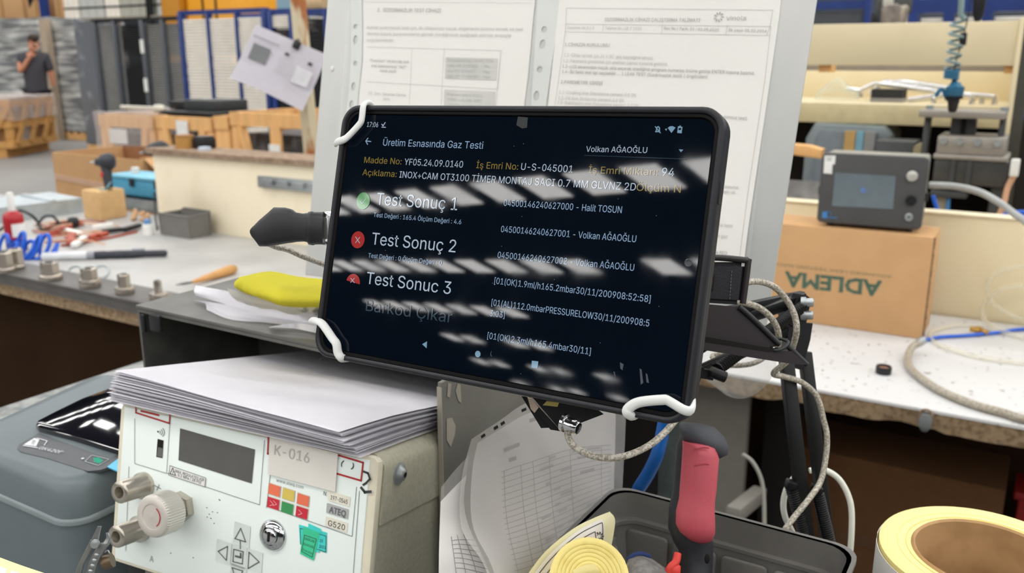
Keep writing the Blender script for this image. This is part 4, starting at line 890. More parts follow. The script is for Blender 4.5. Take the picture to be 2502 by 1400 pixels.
ob('beam', G().box(k.px(2140,15).x, k.px(2900,15).x, 0, .4, k.px(2300,30).z, k.px(2300,-30).z, .02), mat('dark_olive_machine', (86,86,82), .6), t, k)
for x in (2170, 2258): ob('pale_plate', G().box(k.px(x-12,8).x, k.px(x+14,8).x, -.03, 0, k.px(x,15).z, k.px(x,-4).z, .01), mat('bone_plastic', (206,202,188), .5), t, k)
for x in (2160, 2880): ob('leg', G().box(k.px(x,15).x, k.px(x,15).x+.15, .1, .3, 0, k.px(2300,30).z), m_mdark, t, k)

# things lying on the white bench
q = HZ(2158, 912, RZ); k = base(q); s = (P(2177, 900, (q-CAMP).dot(_F))-P(2140, 900, (q-CAMP).dot(_F))).length/2
t = thing('black_ring', 'small black ring cap with brown inside on the white bench', 'cap', k)
ob('ring_wall', G().lathe([(s*.8,.002),(s*.98,0),(s,.004),(s,.014),(s*.93,.017),(s*.8,.016)], seg=24, cap=False), m_blk, t, k); ob('brown_inside', G().lathe([(s*.2,.012),(s*.82,.012),(s*.82,.002),(s*.2,.002)], seg=20), mat('brown_plug', (150,112,92), .6), t, k)
bz = lambda x, y, z_=.006: HZ(x, y, RZ+z_)
tag(ob('blue_bench_tube', G().tube([bz(2262,830), bz(2300,823), bz(2370,819), bz(2440,812), bz(2520,803), bz(2760,800)], .0045, 8, 5), MATS['blue_hose']), 'thin blue tube lying across the white bench', 'tube')
t = thing('braided_hose', 'grey braided hose with crimped end curving over the white bench', 'hose', base(bz(2300, 930, 0)))
m_braid = mat('clear_braided_hose', (176,168,154), .3, vs=260, rgb2=(140,130,114), lo=.42, hi=.6)
ob('hose_wall', G().tube([bz(2250,836,.03), bz(2228,850,.02), bz(2218,880,.01), bz(2232,908,.009), bz(2290,950,.009), bz(2370,985,.009), bz(2450,1008,.009), bz(2540,1030,.009), bz(2760,1040,.009)], .0085, 10, 8), m_braid, t)
ob('crimp_end', G().tube([bz(2244,839,.027), bz(2258,829,.036)], .0098, 12, 1), m_steel, t)
t = thing('clear_tube_coil', 'loose coil of thin clear tube with brass fitting on the bench', 'tube', base(bz(2400, 780, 0)))
m_clear = clear_film('clear_tube', (226,220,196), .22, .1)
fl_ = V(2.5)
lp = [(2258,812),(2275,780),(2330,768),(2400,790)]
kq = lambda x, y, v_=2.5: ROOM.w(*ROOM.px(x, y, v_))
ob('upper_loop', G().tube([kq(2520,648),(kq(2450,660)),(kq(2415,690)),(kq(2420,735)),(kq(2470,770)),(kq(2520,785))], .006, 8, 6), m_clear, t)
ob('lower_loop', G().tube([kq(2520,697),(kq(2450,706)),(kq(2405,740)),(kq(2402,775)),(kq(2440,806,2.44)), bz(2520,830)], .006, 8, 6), m_clear, t)
ob('lying_loop', G().tube([bz(2400,797), bz(2340,795), bz(2290,805), bz(2272,818), bz(2290,840), bz(2350,862), bz(2410,876), bz(2520,890)], .005, 8, 6), m_clear, t)
a, b = bz(2372,803,.012), bz(2414,812,.012); d = b-a; L = d.length
ob('brass_fitting', G().lathe([(.003,0),(.007,0),(.007,L*.3),(.010,L*.32),(.010,L*.55),(.007,L*.57),(.008,L*.7),(.006,L*.72),(.006,L),(.003,L)], a, d, 12), mat('brass', (196,156,84), .3, .8), t)
for i in range(26):
    x, y = random.uniform(1960, 2480), random.uniform(800, 1010)
    q = HZ(x, y, RZ); uvp = ROOM.I @ q
    if uvp.y < v0+.03 or (uvp.y > 2.27 and uvp.x < -.19): continue
    r = random.uniform(.0015, .004); g = G(); g.lathe([(r*.3,0),(r,0),(r*.8,r*.2),(r*.3,r*.25)], q, seg=7, sq=random.uniform(.4,1))
    tag(ob('bench_chip', g, m_dark if i % 3 else m_edge), 'tiny dark scrap lying on the white bench', 'scrap', 'scraps strewn on the white bench')
# ================================================================ the station table
TZ = .94
m_stn = mat('station_top', (150,152,150), .7, vs=60, rgb2=(112,116,116), lo=.4, hi=.6, bump=.4, bs=60)
L = [(-1.176,.15),(.30,.15),(.30,.74),(-.40,.74),(-.62,.76),(-.62,1.06),(-1.176,1.06)]
t = thing('station_table', 'speckled grey station table carrying tester, printer and bin', 'table', ROOM.moved(-.4, .5, 0))
ob('tabletop', G().prism(L, TZ-.03, TZ, 'z', .002), m_stn, t, ROOM)
for x, y in ((-1.1,.25),(.22,.25),(-1.1,.95),(.22,.66),(-.68,.95)): ob('leg', G().box(x, x+.04, y, y+.04, 0, TZ-.03), m_mdark, t, ROOM)

# ---------------------------------------------------------------- hood over the tester
HZ0 = 1.15; o = HZ(330, 745, HZ0); q = ROOM.I @ o; HF = ROOM.moved(q.x, q.y, TZ); hh = HZ0-TZ; hw = (ROOM.I @ HZ(1085, 908, HZ0)).x-q.x; hd = .165
m_hood = mat('worn_dark_steel', (98,98,95), .5, .25, vs=18, rgb2=(122,121,116), lo=.4, hi=.75, bump=.05)
m_hoodp = mat('scratched_grey_paint', (122,121,114), .5, .1, vs=14, rgb2=(108,106,98), lo=.4, hi=.7)
t = thing('steel_hood', 'open-fronted dark steel hood over the back of the tester', 'stand', HF)
ob('top_plate', G().box(0, hw+.009, 0, hd, hh-.004, hh, .001), m_hood, t, HF)
ob('side_plate', G().box(0, .003, .002, hd, 0, hh-.004), m_hood, t, HF)
hw = -.389-q.x; pan = ob('side_plate', G().box(hw-.003, hw+.001, -.022, hd, 0, hh, .0008), m_hoodp, t, HF); pan['label'] = 'right side plate with scratched grey paint'
ob('back_plate', G().box(0.003, hw-.003, hd-.004, hd, 0, hh-.004), mat('black_steel', (104,103,101), .6), t, HF)
ob('front_lip', G().box(.003, hw-.003, 0, .003, hh-.007, hh-.004), m_hood, t, HF)
for i, (x0, x1) in enumerate(((346, 362), (368, 400))):
    a, b = HF.px(x0, 760), HF.px(x1, 812); ob('latch_tab', G().box(a.x, b.x, -.004, .0, b.z, a.z-.002, .002), m_blk, t, HF)
SP = Fr(HF.w(hw+.001, 0, 0), HF.M.to_3x3()@Vector((0,1,0)), (0,0,1))
m_bare = mat('bare_metal_scratch', (176,170,156), .5, .2)
for pts in ([(1090,1022),(1103,1020),(1112,1040),(1110,1062),(1100,1092),(1090,1075)],[(1093,935),(1102,937),(1098,972),(1091,968)],[(1117,936),(1124,940),(1126,985),(1118,978),(1112,955)]): shape2d('paint_chip', [xz(SP, pts)], m_bare, pan, SP, -.0006)
ob('worn_edge', G().box(hw-.0032, hw+.0012, -.0228, -.022, .0, hh-.004), m_bare, pan, HF)

# ---------------------------------------------------------------- leak tester
IW, IH = .25, .1337
ez = Vector((.0928,.1843,.9785)); ex = Vector((.9130,-.4078,-.0098)); ic = Vector((-.21715,.62263,1.0558))
IF = Fr(ic-ez*IH/2-ex*IW/2, ex, ez); idp = .2
t = tester = thing('leak_tester', 'pale grey-green pneumatic leak tester under the white paper stack', 'tester', IF)
m_face = mat('tester_face', (238,247,243), .45, var=.02, vs=8); m_trim = mat('cream_trim', (226,220,198), .5); m_cov = mat('textured_cover', (186,184,164), .55, vs=300, rgb2=(170,168,148), lo=.3, hi=.7, bump=.15, bs=700)
ob('case_cover', G().prism(rrect(0, IW, 0, IH, .012, 4), .006, idp, 'y'), m_cov, t, IF)
ob('front_bezel', G().prism(rrect(-.001, IW+.001, -.001, IH+.0005, .006, 3), 0, .007, 'y', .001), m_trim, t, IF)
face = ob('front_plate', G().box(.004, IW-.006, -.0012, .002, .002, IH-.002, .0006), m_face, t, IF)
D = -.0012
ob('cover_lid', G().prism([(0,IH*.62),(IW+.002,IH*.62)] + [(x, z) for x, z in rrect(-.002, IW+.002, IH*.5, IH+.0015, .013, 4) if z > IH*.65], .008, idp, 'y'), m_cov, t, IF)
SF = Fr(IF.w(IW+.002, 0, 0), IF.M.to_3x3()@Vector((0,1,0)), ez)
q = SF.px(975, 1157); ob('cover_screw', G().lathe([(.002,-.001),(.0085,-.001),(.0085,.001),(.006,.002),(.0045,.0045),(.0022,.0055),(.002,.002)], SF.w(q.x,0,q.z), IF.M.to_3x3()@Vector((1,0,0)), 20), m_steel, t, W)
ob('screw_recess', G().lathe([(.0005,.0052),(.002,.0056)], SF.w(q.x,0,q.z), IF.M.to_3x3()@Vector((1,0,0)), 6), m_dark, t, W)
for x in (.012, .05, IW-.05): pass
for x in (.016, IW-.03):
    ob('foot', G().box(x-.012, x+.012, .012, .03, -.05, 0, .003), m_blk, t, IF)
ob('rear_foot', G().box(.02, IW-.02, idp-.03, idp-.012, -.012, 0), m_blk, t, IF); ob('foot_bracket', G().box(.03, .09, .006, .02, -.02, 0, .003), m_gcab, t, IF)
ID = IF.moved(0, D, 0)
m_line = mat('panel_line', (120,128,126), .6); m_lred = mat('red_outline', (176,48,50), .5); m_ink = mat('black_ink', (60,62,64), .6)
def FQ(name, pts, m, dy=-.0004): return shape2d(name, [xz(ID, pts)], m, t, ID, dy)
FQ('display_window', [(441,1046),(624,1098),(616,1181),(437,1124)], mat('display_dark', (88,88,86), .12, coat=.4), -.0005)
for pts in ([(416,1030),(408,1156)],[(410,1156),(503,1189)],[(503,1189),(635,1233)],[(647,1076),(635,1233)],[(330,1023),(330,1132),(407,1156)],[(661,1160),(652,1240)],[(652,1236),(861,1310)],[(872,1190),(861,1310)],[(879,1200),(864,1400)],[(316,1140),(308,1345)]): outline('panel_line', pts, .0005, ID, m_line, t, closed=False)
outline('red_frame', [(333,975),(417,992),(415,1034),(333,1008)], .0014, ID, m_lred, t); outline('red_mark', [(346,1004),(388,1014)], .0016, ID, m_lred, t, closed=False)
outline('red_frame', [(657,1060),(888,1130),(883,1174),(655,1108)], .0014, ID, m_lred, t)
FQ('sensor_slot', [(386,1072),(400.5,1076),(397.5,1119),(382.5,1116)], m_dark); FQ('sensor_slot_shine', [(388,1092),(399,1095),(397.5,1117),(384,1114)], mat('slot_grey', (104,106,104), .3), -.0006)
FQ('signal_dot', [(385,1052),(389,1053),(389,1057),(385,1056)], m_ink)
for r in (5, 10, 15): outline('signal_arc', [(388+r*math.cos(a), 1056+r*.9*math.sin(a)) for a in [-.8,-.4,0,.4,.8]], .0006, ID, m_line, t, closed=False)
st = FQ('pressure_label', [(417,1137),(504,1167),(502,1189),(414,1160)], m_wht, -.0006)
outline('label_border', [(417,1137),(504,1167),(502,1189),(414,1160)], .0004, ID, m_ink, st, y=-.0008)
text('label_writing', 'MAX. REGULATED AIR', (430,1153), (500,1176), 7, m_ink, st, ID, y=-.0009); text('label_writing', '0.2 MPa / 28 PSI', (436,1163), (493,1182), 7, m_ink, st, ID, y=-.0009)
outline('warning_triangle', [(424,1143),(431,1161),(417,1157)], .0006, ID, m_ink, st, y=-.0009); text('warning_mark', '!', (423.5,1157), (425,1157.5), 7, m_ink, st, ID, y=-.0009)
text('printed_letter', 'A', (367,1371), (376,1373), 14, m_line, t, ID); outline('valve_symbol', [(379,1186),(394,1194)], .0006, ID, m_line, t, closed=False); outline('valve_symbol', [(390,1184),(384,1197)], .0006, ID, m_line, t, closed=False)
# buttons
cols = {'o': (236,120,88), 'y': (222,198,96), 'r': (204,48,64), 'g': (64,152,92)}
for nm, cx, cy, k, s in (('indicator_lamp',671.6,1197,'o',''),('indicator_lamp',706,1208,'y',''),('indicator_lamp',741.6,1221,'o',''),('start_button',669,1229.6,'r','>>'),('green_button',703,1241,'g',''),('cycle_button',738.6,1252,'r','>')):
    u_, w_ = (14, 4.5), (-1.3, 12.5)
    qd = [(cx-u_[0]-w_[0]*1, cy-u_[1]-w_[1]), (cx+u_[0]-w_[0]*1, cy+u_[1]-w_[1]), (cx+u_[0]+w_[0], cy+u_[1]+w_[1]), (cx-u_[0]+w_[0], cy-u_[1]+w_[1])]
    big = [(cx+(x-cx)*1.1, cy+(y-cy)*1.12) for x, y in qd]
    b_ = FQ(nm, big, mat('button_surround', (216,206,190), .5), -.0004); shape2d('coloured_cap', [xz(ID, qd)], mat('cap_'+{'o':'orange','y':'yellow','r':'red','g':'green'}[k], cols[k], .4), b_, ID, -.0007)
    for j in range(len(s)): 
        x = cx-4+j*8; outline('arrow_mark', [(x-3,cy-7),(x+5,cy+2),(x-4,cy+5)], .0005, ID, mat('arrow_pink', (240,170,170), .5), b_, y=-.0009, closed=False)
for cx, cy, tx, m, hl in ((830,1217.7,'197-0545',mat('label_cream', (232,228,212), .6),11),(826,1248,'ATEQ',mat('badge_silver', (190,192,192), .35, .3),15),(823.6,1280.6,'G520',MATS['label_cream'],14)):
    a = [(cx-26,cy-20),(cx+27,cy-4),(cx+25,cy+20),(cx-28,cy+4)]; s_ = FQ('name_plate', a, m, -.0006)
    text('plate_writing', tx, (cx-21,cy-1+hl*.25), (cx+20,cy+11+hl*.25), hl, mat('writing_grey', (116,118,122), .5) if tx == 'ATEQ' else m_ink, s_, ID, y=-.0009, bold=1 if tx == 'ATEQ' else 0, fat=.02 if tx == 'ATEQ' else 0)
text('printed_letter', 'N.', (791,1209), (800,1212), 10, m_ink, t, ID); text('web_address', 'www.ateq.com', (676,1176), (742,1194), 8, mat('writing_grey', (116,118,122)), t, ID)
for i, (x, y) in enumerate(((775,1215),(860,1235))): pass
text('handwriting', ')', (858,1143), (864,1146), 14, m_ink, t, ID); text('handwriting', '(', (833,1136), (838,1139), 14, m_ink, t, ID)
outline('pen_scribble', [(890,1152),(900,1156),(905,1170),(895,1180),(889,1184)], .0016, ID, m_ink, t, closed=False); outline('pen_scribble', [(884,1192),(892,1202),(906,1201)], .002, ID, m_ink, t, closed=False)
# arrow keys
for cx, cy, kind in ((592,1305,'u'),(549,1348,'l'),(584,1360,'e'),(622,1370,'r'),(583,1406,'d')):
    w1, h1 = 19, 26; sh = 6.5
    sq = [(cx-w1+2,cy-h1-sh),(cx+w1+2,cy-h1+sh),(cx+w1-2,cy+h1+sh),(cx-w1-2,cy+h1-sh)]; b_ = FQ('arrow_key', sq, mat('key_face', (212,220,216), .4), -.0006)
    outline('key_edge', sq, .0003, ID, mat('key_edge', (236,240,238), .4), b_, y=-.0009)
    if kind == 'u': P_ = [(cx-2,cy-15),(cx+10,cy+18),(cx-16,cy+10)]
    elif kind == 'l': P_ = [(cx-14,cy-2),(cx+9,cy-14),(cx+6,cy+20)]
    elif kind == 'r': P_ = [(cx-12,cy-22),(cx+13,cy+2),(cx-14,cy+18)]
    elif kind == 'd': P_ = [(cx-14,cy-20),(cx+12,cy-12),(cx-2,cy+18)]
    else: P_ = [(cx-11,cy-19),(cx+12,cy-13),(cx+10,cy+17),(cx-13,cy+11)]
    outline('key_symbol', P_, .0008, ID, mat('key_ink', (96,98,98), .5), b_, y=-.001)
    if kind == 'e': outline('enter_arrow', [(cx+6,cy-8),(cx+6,cy+1),(cx-6,cy-2)], .0016, ID, MATS['key_ink'], b_, y=-.001, closed=False)
    if kind == 'u': outline('key_stem', [(cx-3,cy+14),(cx-3,cy+34)], .0008, ID, MATS['key_ink'], b_, y=-.001, closed=False)
# green calibration stickers
m_cy = mat('sticker_cyan', (70,214,206), .5); m_gn = mat('sticker_green', (62,200,150), .5)
for nm, pts, m, dy in (('cyan_sticker', [(731,1281),(800,1301),(799,1351),(734,1330)], m_cy, -.0005), ('cyan_sticker', [(755,1278),(786,1292),(782,1350),(750,1340)], m_cy, -.0007), ('green_sticker', [(743,1287),(783,1301),(768,1369),(735,1352)], m_gn, -.0009)):
    s_ = FQ(nm, pts, m, dy); cxm = sum(p[0] for p in pts)/4; cym = sum(p[1] for p in pts)/4
    if nm == 'green_sticker':
        outline('sticker_lines', [(746,1306),(775,1316),(765,1360),(739,1346)], .0004, ID, m_ink, s_, y=dy-.0003); text('sticker_writing', 'SARILAB', (746,1317), (770,1325), 6, m_ink, s_, ID, y=dy-.0003, res=1); text('sticker_writing', '02405658', (743,1330), (768,1339), 6, m_ink, s_, ID, y=dy-.0003, res=1); text('sticker_writing', '01.06.2024', (741,1343), (765,1354), 5, m_ink, s_, ID, y=dy-.0003, res=1)
    elif pts[0][0] == 731: text('sticker_writing', '25', (782,1323), (790,1325), 7, m_ink, s_, ID, y=dy-.0003, res=1); text('sticker_writing', '2022', (781,1337), (797,1341), 7, m_ink, s_, ID, y=dy-.0003, res=1); outline('sticker_lines', [(735,1290),(798,1309),(797,1348),(736,1327)], .0004, ID, m_ink, s_, y=dy-.0003)
for x, y in ((536,1220),(538,1222),(520,1250),(507,1263),(512,1256),(516,1266),(524,1278),(532,1252),(418,1299),(418,1351),(473,1362),(506,1240)): FQ('dirt_speck', [(x-1.5,y-1),(x+1.5,y-.5),(x+1,y+1.5),(x-1.5,y+1)], m_ink, -.0003)
# connectors, knob, lock
nx = IF.M.to_3x3()@Vector((0,-1,0)); m_nk = mat('nickel_plate', (186,180,168), .28, .85, var=.08); m_kn = mat('knob_nickel', (212,208,200), .42, .5, var=.05)
for (bx, by), (fx_, fy) in (((353,1185),(308,1203)),((345,1290),(298,1297))):
    q = ID.px(bx, by); r = .0095; ln = .026
    c = ob('air_connector', G().lathe([(r*.3,0),(r*1.15,0),(r*1.15,.004),(r*.95,.006),(r*.95,ln-.001),(r*.88,ln),(r*.5,ln),(r*.42,ln-.004),(r*.3,ln-.01)], (q.x, D, q.z), (0,-1,0), 28), m_nk, t, IF); ob('bore', G().lathe([(.0004,ln-.009),(r*.4,ln-.009)], (q.x, D, q.z), (0,-1,0), 18), m_dark, c, IF)
q = ID.px(447, 1237); kc = (q.x, D, q.z); kr = .0168
ob('hex_nut', G().lathe([(.004,0),(.0125,0),(.0125,.005),(.0115,.006),(.004,.006)], kc, (0,-1,0), 6), m_nk, t, IF, 20); ob('threaded_stem', G().lathe([(.003,.005)]+[(.0078+(.0006 if i % 2 else 0), .006+i*.001) for i in range(8)]+[(.003,.014)], kc, (0,-1,0), 20), m_nk, t, IF)
kb = ob('regulator_knob', G().lathe([(kr*.3,.013),(kr*.94,.013),(kr,.0145),(kr,.03),(kr*.95,.0318),(kr*.3,.0318)], kc, (0,-1,0), 96, jag=.035), m_kn, t, IF, 20)
ob('knob_face', G().lathe([(.0003,.0318),(kr*.93,.0318),(kr*.9,.0324),(kr*.6,.0324),(kr*.59,.0318),(.0025,.0322),(.0004,.0326)], kc, (0,-1,0), 40), mat('knob_face', (206,200,192), .45, .3), kb, IF)
g = G(); g.tube([(kc[0]+math.cos(a)*kr*.48, D-.0322, kc[2]+math.sin(a)*kr*.48) for a in [-.9,-.5,0,.4,.8,1.1]], .0004, 4, 2); ob('red_scale', g, m_lred, kb, IF)
q = ID.px(668, 1307); kc = (q.x, D, q.z)
lk = ob('key_lock', G().lathe([(.002,0),(.0122,0),(.0122,.001),(.0108,.003),(.0072,.0042),(.0066,.0022),(.0062,.0022),(.0062,.005),(.0056,.0056),(.0003,.0056)], kc, (0,-1,0), 40), mat('chrome', (206,208,210), .12, 1., var=.02), t, IF); ob('key_slot', G().box(kc[0]-.0009, kc[0]+.0009, D-.0062, D-.005, kc[2]-.0036, kc[2]+.0042), m_dark, lk, IF)
# card stuck under the stack
kf = ID.moved(0, -.0016, 0)
cd_ = tag(ob('numbered_card', G().prism(xz(kf, [(660,1066),(826,1108),(819,1202),(655,1158)]), -.0004, 0, 'y'), mat('card_white', (226,222,214), .7, var=.02), fr=kf), 'small white card with a pencilled number stuck on the tester front', 'card')
text('handwriting', 'K-016', (671,1110), (756,1131), 25, mat('pencil_grey', (178,174,172), .8), cd_, kf, y=-.0008)

# ---------------------------------------------------------------- stack of loose sheets
m_paper = mat('copy_paper', (250,249,254), .75, var=.015); NS = 26
tl, tr = IF.hz(272, 968, IH+.004), IF.hz(850, 1106, IH+.004); aw = .297
def sheet(i):
    s = i/(NS-1); z = IH+.0034+.0009*i; rnd = random.Random(i*3+1)
    yaw = -.115*s+rnd.uniform(-.012, .012); ox = -.004-.006*s+rnd.uniform(-.0025,.0025); oy = -.011+.010*s+rnd.uniform(-.002,.002)
    ux, uy = Vector((math.cos(yaw), math.sin(yaw), 0)), Vector((-math.sin(yaw), math.cos(yaw), 0))
    def pt(a, b):
        q = Vector((ox, oy, 0))+ux*a*.245+uy*b*.235; dz = 0
        e = max(0, -q.x-.002)+max(0, q.x-IW+.01)*.6; dz -= (e*e*3.0)*(1-.4*s); f_ = max(0, .004-q.y); dz -= f_*f_*4*(1-.3*s)
        return Vector((q.x, q.y, z+dz+.0006*math.sin(a*7+i*.3)*(1-b)*s))
    g = G(); g.patch([[pt(a/6, b/4) for a in range(7)] for b in range(5)], 2, 2, .0008); return g
for i in range(NS): tag(ob('paper_sheet', sheet(i), m_paper, fr=IF, angle=60), 'white copy-paper sheet in the fanned stack on the leak tester', 'paper', 'sheets stacked on the leak tester')

# ---------------------------------------------------------------- on the hood: papers, film, yellow cloth
hz = lambda x, y, dz=0.: HZ(x, y, HZ0+dz)
tag(ob('folded_paper', G().patch([[hz(472,733,.002),hz(560,745,.012),hz(680,765,.012),hz(850,800,.01)],[hz(500,740,.002),hz(560,768,.002),hz(680,778,.004),hz(850,806,.004)],[hz(505,757,.001),hz(565,781,.001),hz(665,790,.001),hz(850,816,.001)]], 5, 5, .001), m_paper, angle=60), 'lower dog-eared white paper under the yellow cloth', 'paper')
tag(ob('folded_paper', G().patch([[hz(478,697,.014),hz(590,718,.03),hz(700,742,.028),hz(850,776,.02)],[hz(474,712,.012),hz(590,740,.02),hz(700,764,.02),hz(850,792,.012)],[hz(480,722,.008),hz(590,754,.014),hz(700,776,.014),hz(850,800,.01)]], 5, 5, .001), m_paper, angle=60), 'curled white paper with lifted corner under the yellow cloth', 'paper')
tag(ob('folded_paper', G().patch([[hz(660,798,.006),hz(720,790,.007),hz(780,796,.007),hz(850,800,.006)],[hz(657,800,.001),hz(720,803,.002),hz(780,815,.002),hz(850,824,.002)]], 4, 4, .0008), m_paper, angle=60), 'small white paper scrap lowest on the hood edge', 'paper')
tag(ob('crumpled_film', G().patch([[hz(556,706,.036),hz(620,716,.04),hz(700,730,.038),hz(790,752,.03),hz(850,760,.03)],[hz(570,728,.028),hz(640,742,.032),hz(710,752,.03),hz(790,766,.024),hz(850,772,.024)],[hz(580,738,.022),hz(650,756,.022),hz(720,766,.02),hz(790,778,.014),hz(850,786,.014)]], 5, 5, .0006, .003, 60), mat('printed_film', (222,220,214), .35, vs=40, rgb2=(96,96,96), lo=.6, hi=.68), angle=60), 'crumpled printed film between white papers and yellow cloth', 'film')
tag(ob('yellow_cloth', G().patch([[hz(584,676,.05),hz(650,664,.056),hz(730,674,.054),hz(860,690,.05)],[hz(571,690,.046),hz(640,690,.058),hz(720,704,.058),hz(860,716,.054)],[hz(573,704,.04),hz(640,724,.052),hz(715,740,.05),hz(860,742,.048)],[hz(590,712,.034),hz(645,732,.04),hz(705,750,.038),hz(860,752,.036)]], 6, 6, .008, .0012, 40), mat('yellow_cloth', (232,224,72), .9, vs=18, rgb2=(206,198,60), lo=.5, hi=.75, bump=.15, bs=300), angle=70), 'folded bright yellow cloth on top of the papers', 'cloth')

# ---------------------------------------------------------------- notice board with two sleeved sheets
be = Vector((.883,-.469,-.03)); bzv = Vector((.104,.155,.982)); BF = Fr(P(1300, 300, .92), be, bzv)
# its foot stands on the hood: the plane is moved so that the low corner meets the hood top
c1, c2, c3 = BF.px(745, 672), BF.px(800, -60), BF.px(1985, -40); c4 = BF.px(1848, 900)
m_al = mat('brushed_aluminium', (214,214,210), .42, .35, vs=7, rgb2=(194,196,195), lo=.35, hi=.7, stretch=(1,1,.5))
bd = thing('notice_board', 'upright aluminium notice board behind the tablet holding two sleeved documents', 'board', BF.moved(0, 0, c1.z))
xl0, xl1 = c1.x, BF.px(800, 0).x; xr0, xr1 = BF.px(1895, 640).x, BF.px(1980, 0).x; zt, zbm = c2.z, c1.z; zR = BF.px(1850, 800).z
ob('metal_sheet', G().prism([(xl0, zbm), (xr0-.006, zR), (xr0, zbm), (xr1+.006, zt), (xl1, zt)], 0, .002, 'y', .0005), m_al, bd, BF)
for x, y in ((812,168),(1762,1000)):
    q = BF.px(x, y); 
    if y < 300: ob('paint_fleck', G().blob((q.x, -.0004, q.z), (.003,.0006,.0035), 2), m_wht, bd, BF)
def bq(pts, d=0.): return xz(BF, pts, d)
def ellip(cx, cy, rx_, ry_, d, n=14):
    c = BF.px(cx, cy, d); a = BF.px(cx+rx_, cy, d).x-c.x; b = c.z-BF.px(cx, cy+ry_, d).z; return [(c.x+a*math.cos(2*math.pi*i/n), c.z+b*math.sin(2*math.pi*i/n)) for i in range(n)]
m_sleeve = clear_film('sleeve_film', (238,240,238), .1, .15); m_strip = mat('sleeve_strip', (226,230,226), .4, trans=0., var=.02); m_pp = mat('sheet_paper', (248,246,242), .7, var=.02, vs=4)
m_tx = mat('faded_print', (152,151,148), .8); m_tl = mat('faint_print', (188,187,184), .8); m_tr = mat('rule_line', (196,195,192), .8)
def sleeve(label, strip, page, pocket, holes, dy):
    f = BF.moved(0, dy, 0); t = thing('sleeved_document', label, 'document', f)
    def cv(pts): return xz(f, pts)
    loops = [cv(strip)]
    for x, y, a, b in holes:
        c = f.px(x, y); A = f.px(x+a, y).x-c.x; B = c.z-f.px(x, y+b).z; loops.append([(c.x+A*math.cos(2*math.pi*i/14), c.z+B*math.sin(2*math.pi*i/14)) for i in range(14)])
    shape2d('punched_strip', loops, m_strip, t, f, -.0002)
    pg = ob('page', G().prism(cv(page), -.0004, 0, 'y'), m_pp, t, f)
    g = G(); q = cv(pocket); A, B, C_, D_ = [Vector((p[0], 0, p[1])) for p in q]
    def sp(a, b):
        p = A.lerp(B, a).lerp(D_.lerp(C_, a), b); return Vector((p.x, -.0024-.0014*math.sin(a*math.pi)*abs(noise.noise(Vector((a*5,b*4,dy*100))))*2, p.z))
    g.patch([[sp(a/9, b/9) for a in range(10)] for b in range(10)], 2, 2); ob('clear_pocket', g, m_sleeve, t, f, 80)
    return t, pg, f
hl = [(869,65,5,6),(869,97,5.5,11),(869,155,5,6),(864,211,5,10.5),(859,255,5,10),(852,310,5,7)]
t1, p1, f1 = sleeve('sleeved printed sheet with a table, pinned first on the board', [(857,-45),(884,-45),(886,70),(885,150),(878,210),(870,300),(835,640),(806,640),(838,330),(852,230),(858,140)], [(886,-45),(1312,-45),(1300,80),(1292,170),(1276,300),(1230,640),(838,640),(872,300),(880,210),(887,150),(888,70)], [(857,-45),(1316,-45),(1236,640),(806,640)], hl, -.001)
hl2 = [(1330,72,7,8),(1326,108,7,11.5),(1319,170,7,8),(1311,234,7,12),(1303,300,7,10)]
t2, p2, f2 = sleeve('sleeved instruction sheet with a small sun logo, pinned second on the board', [(1316,-45),(1372,-45),(1366,30),(1330,290),(1280,640),(1244,640),(1296,290)], [(1372,-45),(1912,-45),(1906,25),(1862,330),(1828,560),(1818,640),(1290,640),(1336,290)], [(1316,-45),(1915,-45),(1832,640),(1244,640)], hl2, -.001)
def T1(s, a, b, c, m=None, p=None, **k): text('print', s, a, b, c, m or m_tx, p or p1, p and f2 or f1, y=-.0012, res=1, **k)
T1('2.  SIZDIRMAZLIK TEST CİHAZI', (923,29), (1078,31), 9); T1('Kaliteli sızdırmazlık testi için, ilk cihazımızın kaçak değerlerini kontrol etmek ve test', (898,71), (1279,76), 8, m_tl); T1('devresi basınç parametrelerini girmek istediğinizde aşağıdaki adımlar sırasıyla', (898,86), (1249,91), 8, m_tl); T1('uygulanmalıdır.', (898,101), (964,103), 8, m_tl)
T1('"Function" modunda son', (904,151), (1000,155), 7); T1('test bekletmesi "NO"', (908,164), (994,168), 7); T1('olarak seçilir', (929,176), (970,178), 7); T1('10. Son. Sarsma Cıkma', (901,231), (992,236), 7, m_tl); T1('süre', (937,245), (953,246), 7, m_tl)
def box_on(pts, m, pg, f, y=-.0009): return shape2d('printed_block', [xz(f, pts)], m, pg, f, y)
m_gb = mat('print_block_pale', (214,213,209), .8)
box_on([(1090,140),(1217,143),(1213,196),(1088,192)], m_gb, p1, f1); box_on([(1087,219),(1211,224),(1208,300),(1084,300)], m_gb, p1, f1)
for i, s in enumerate(('SEQUENCE/MULTIFUNCTION', 'VALVE CODES   : No', 'AUTO START   : Yes', 'RECIP THRESH : Yes')): T1(s, (1094,151+i*13), (1206 if i == 0 else 1198,153+i*13), 7, m_tl)
for i, s in enumerate(('Parametre 001', 'TYPE = FLOW TEST', 'COUPL A = 0.0 SN', 'FILL = 2.0 SN')): T1(s, (1094,234+i*13), (1180,238+i*13), 7, m_tl)
for a in ([(898,115),(1225,124),(1217,218)],[(897,200),(1217,218)],[(1008,118),(1001,260)],[(1086,120),(1078,270)],[(1225,124),(1208,300)]): outline('rule', a, .0004, f1, m_tr, p1, y=-.0009, closed=False)
outline('rule', [(886,5),(1300,8)], .0003, f1, m_tr, p1, y=-.0009, closed=False)
E2 = dict(p=p2)
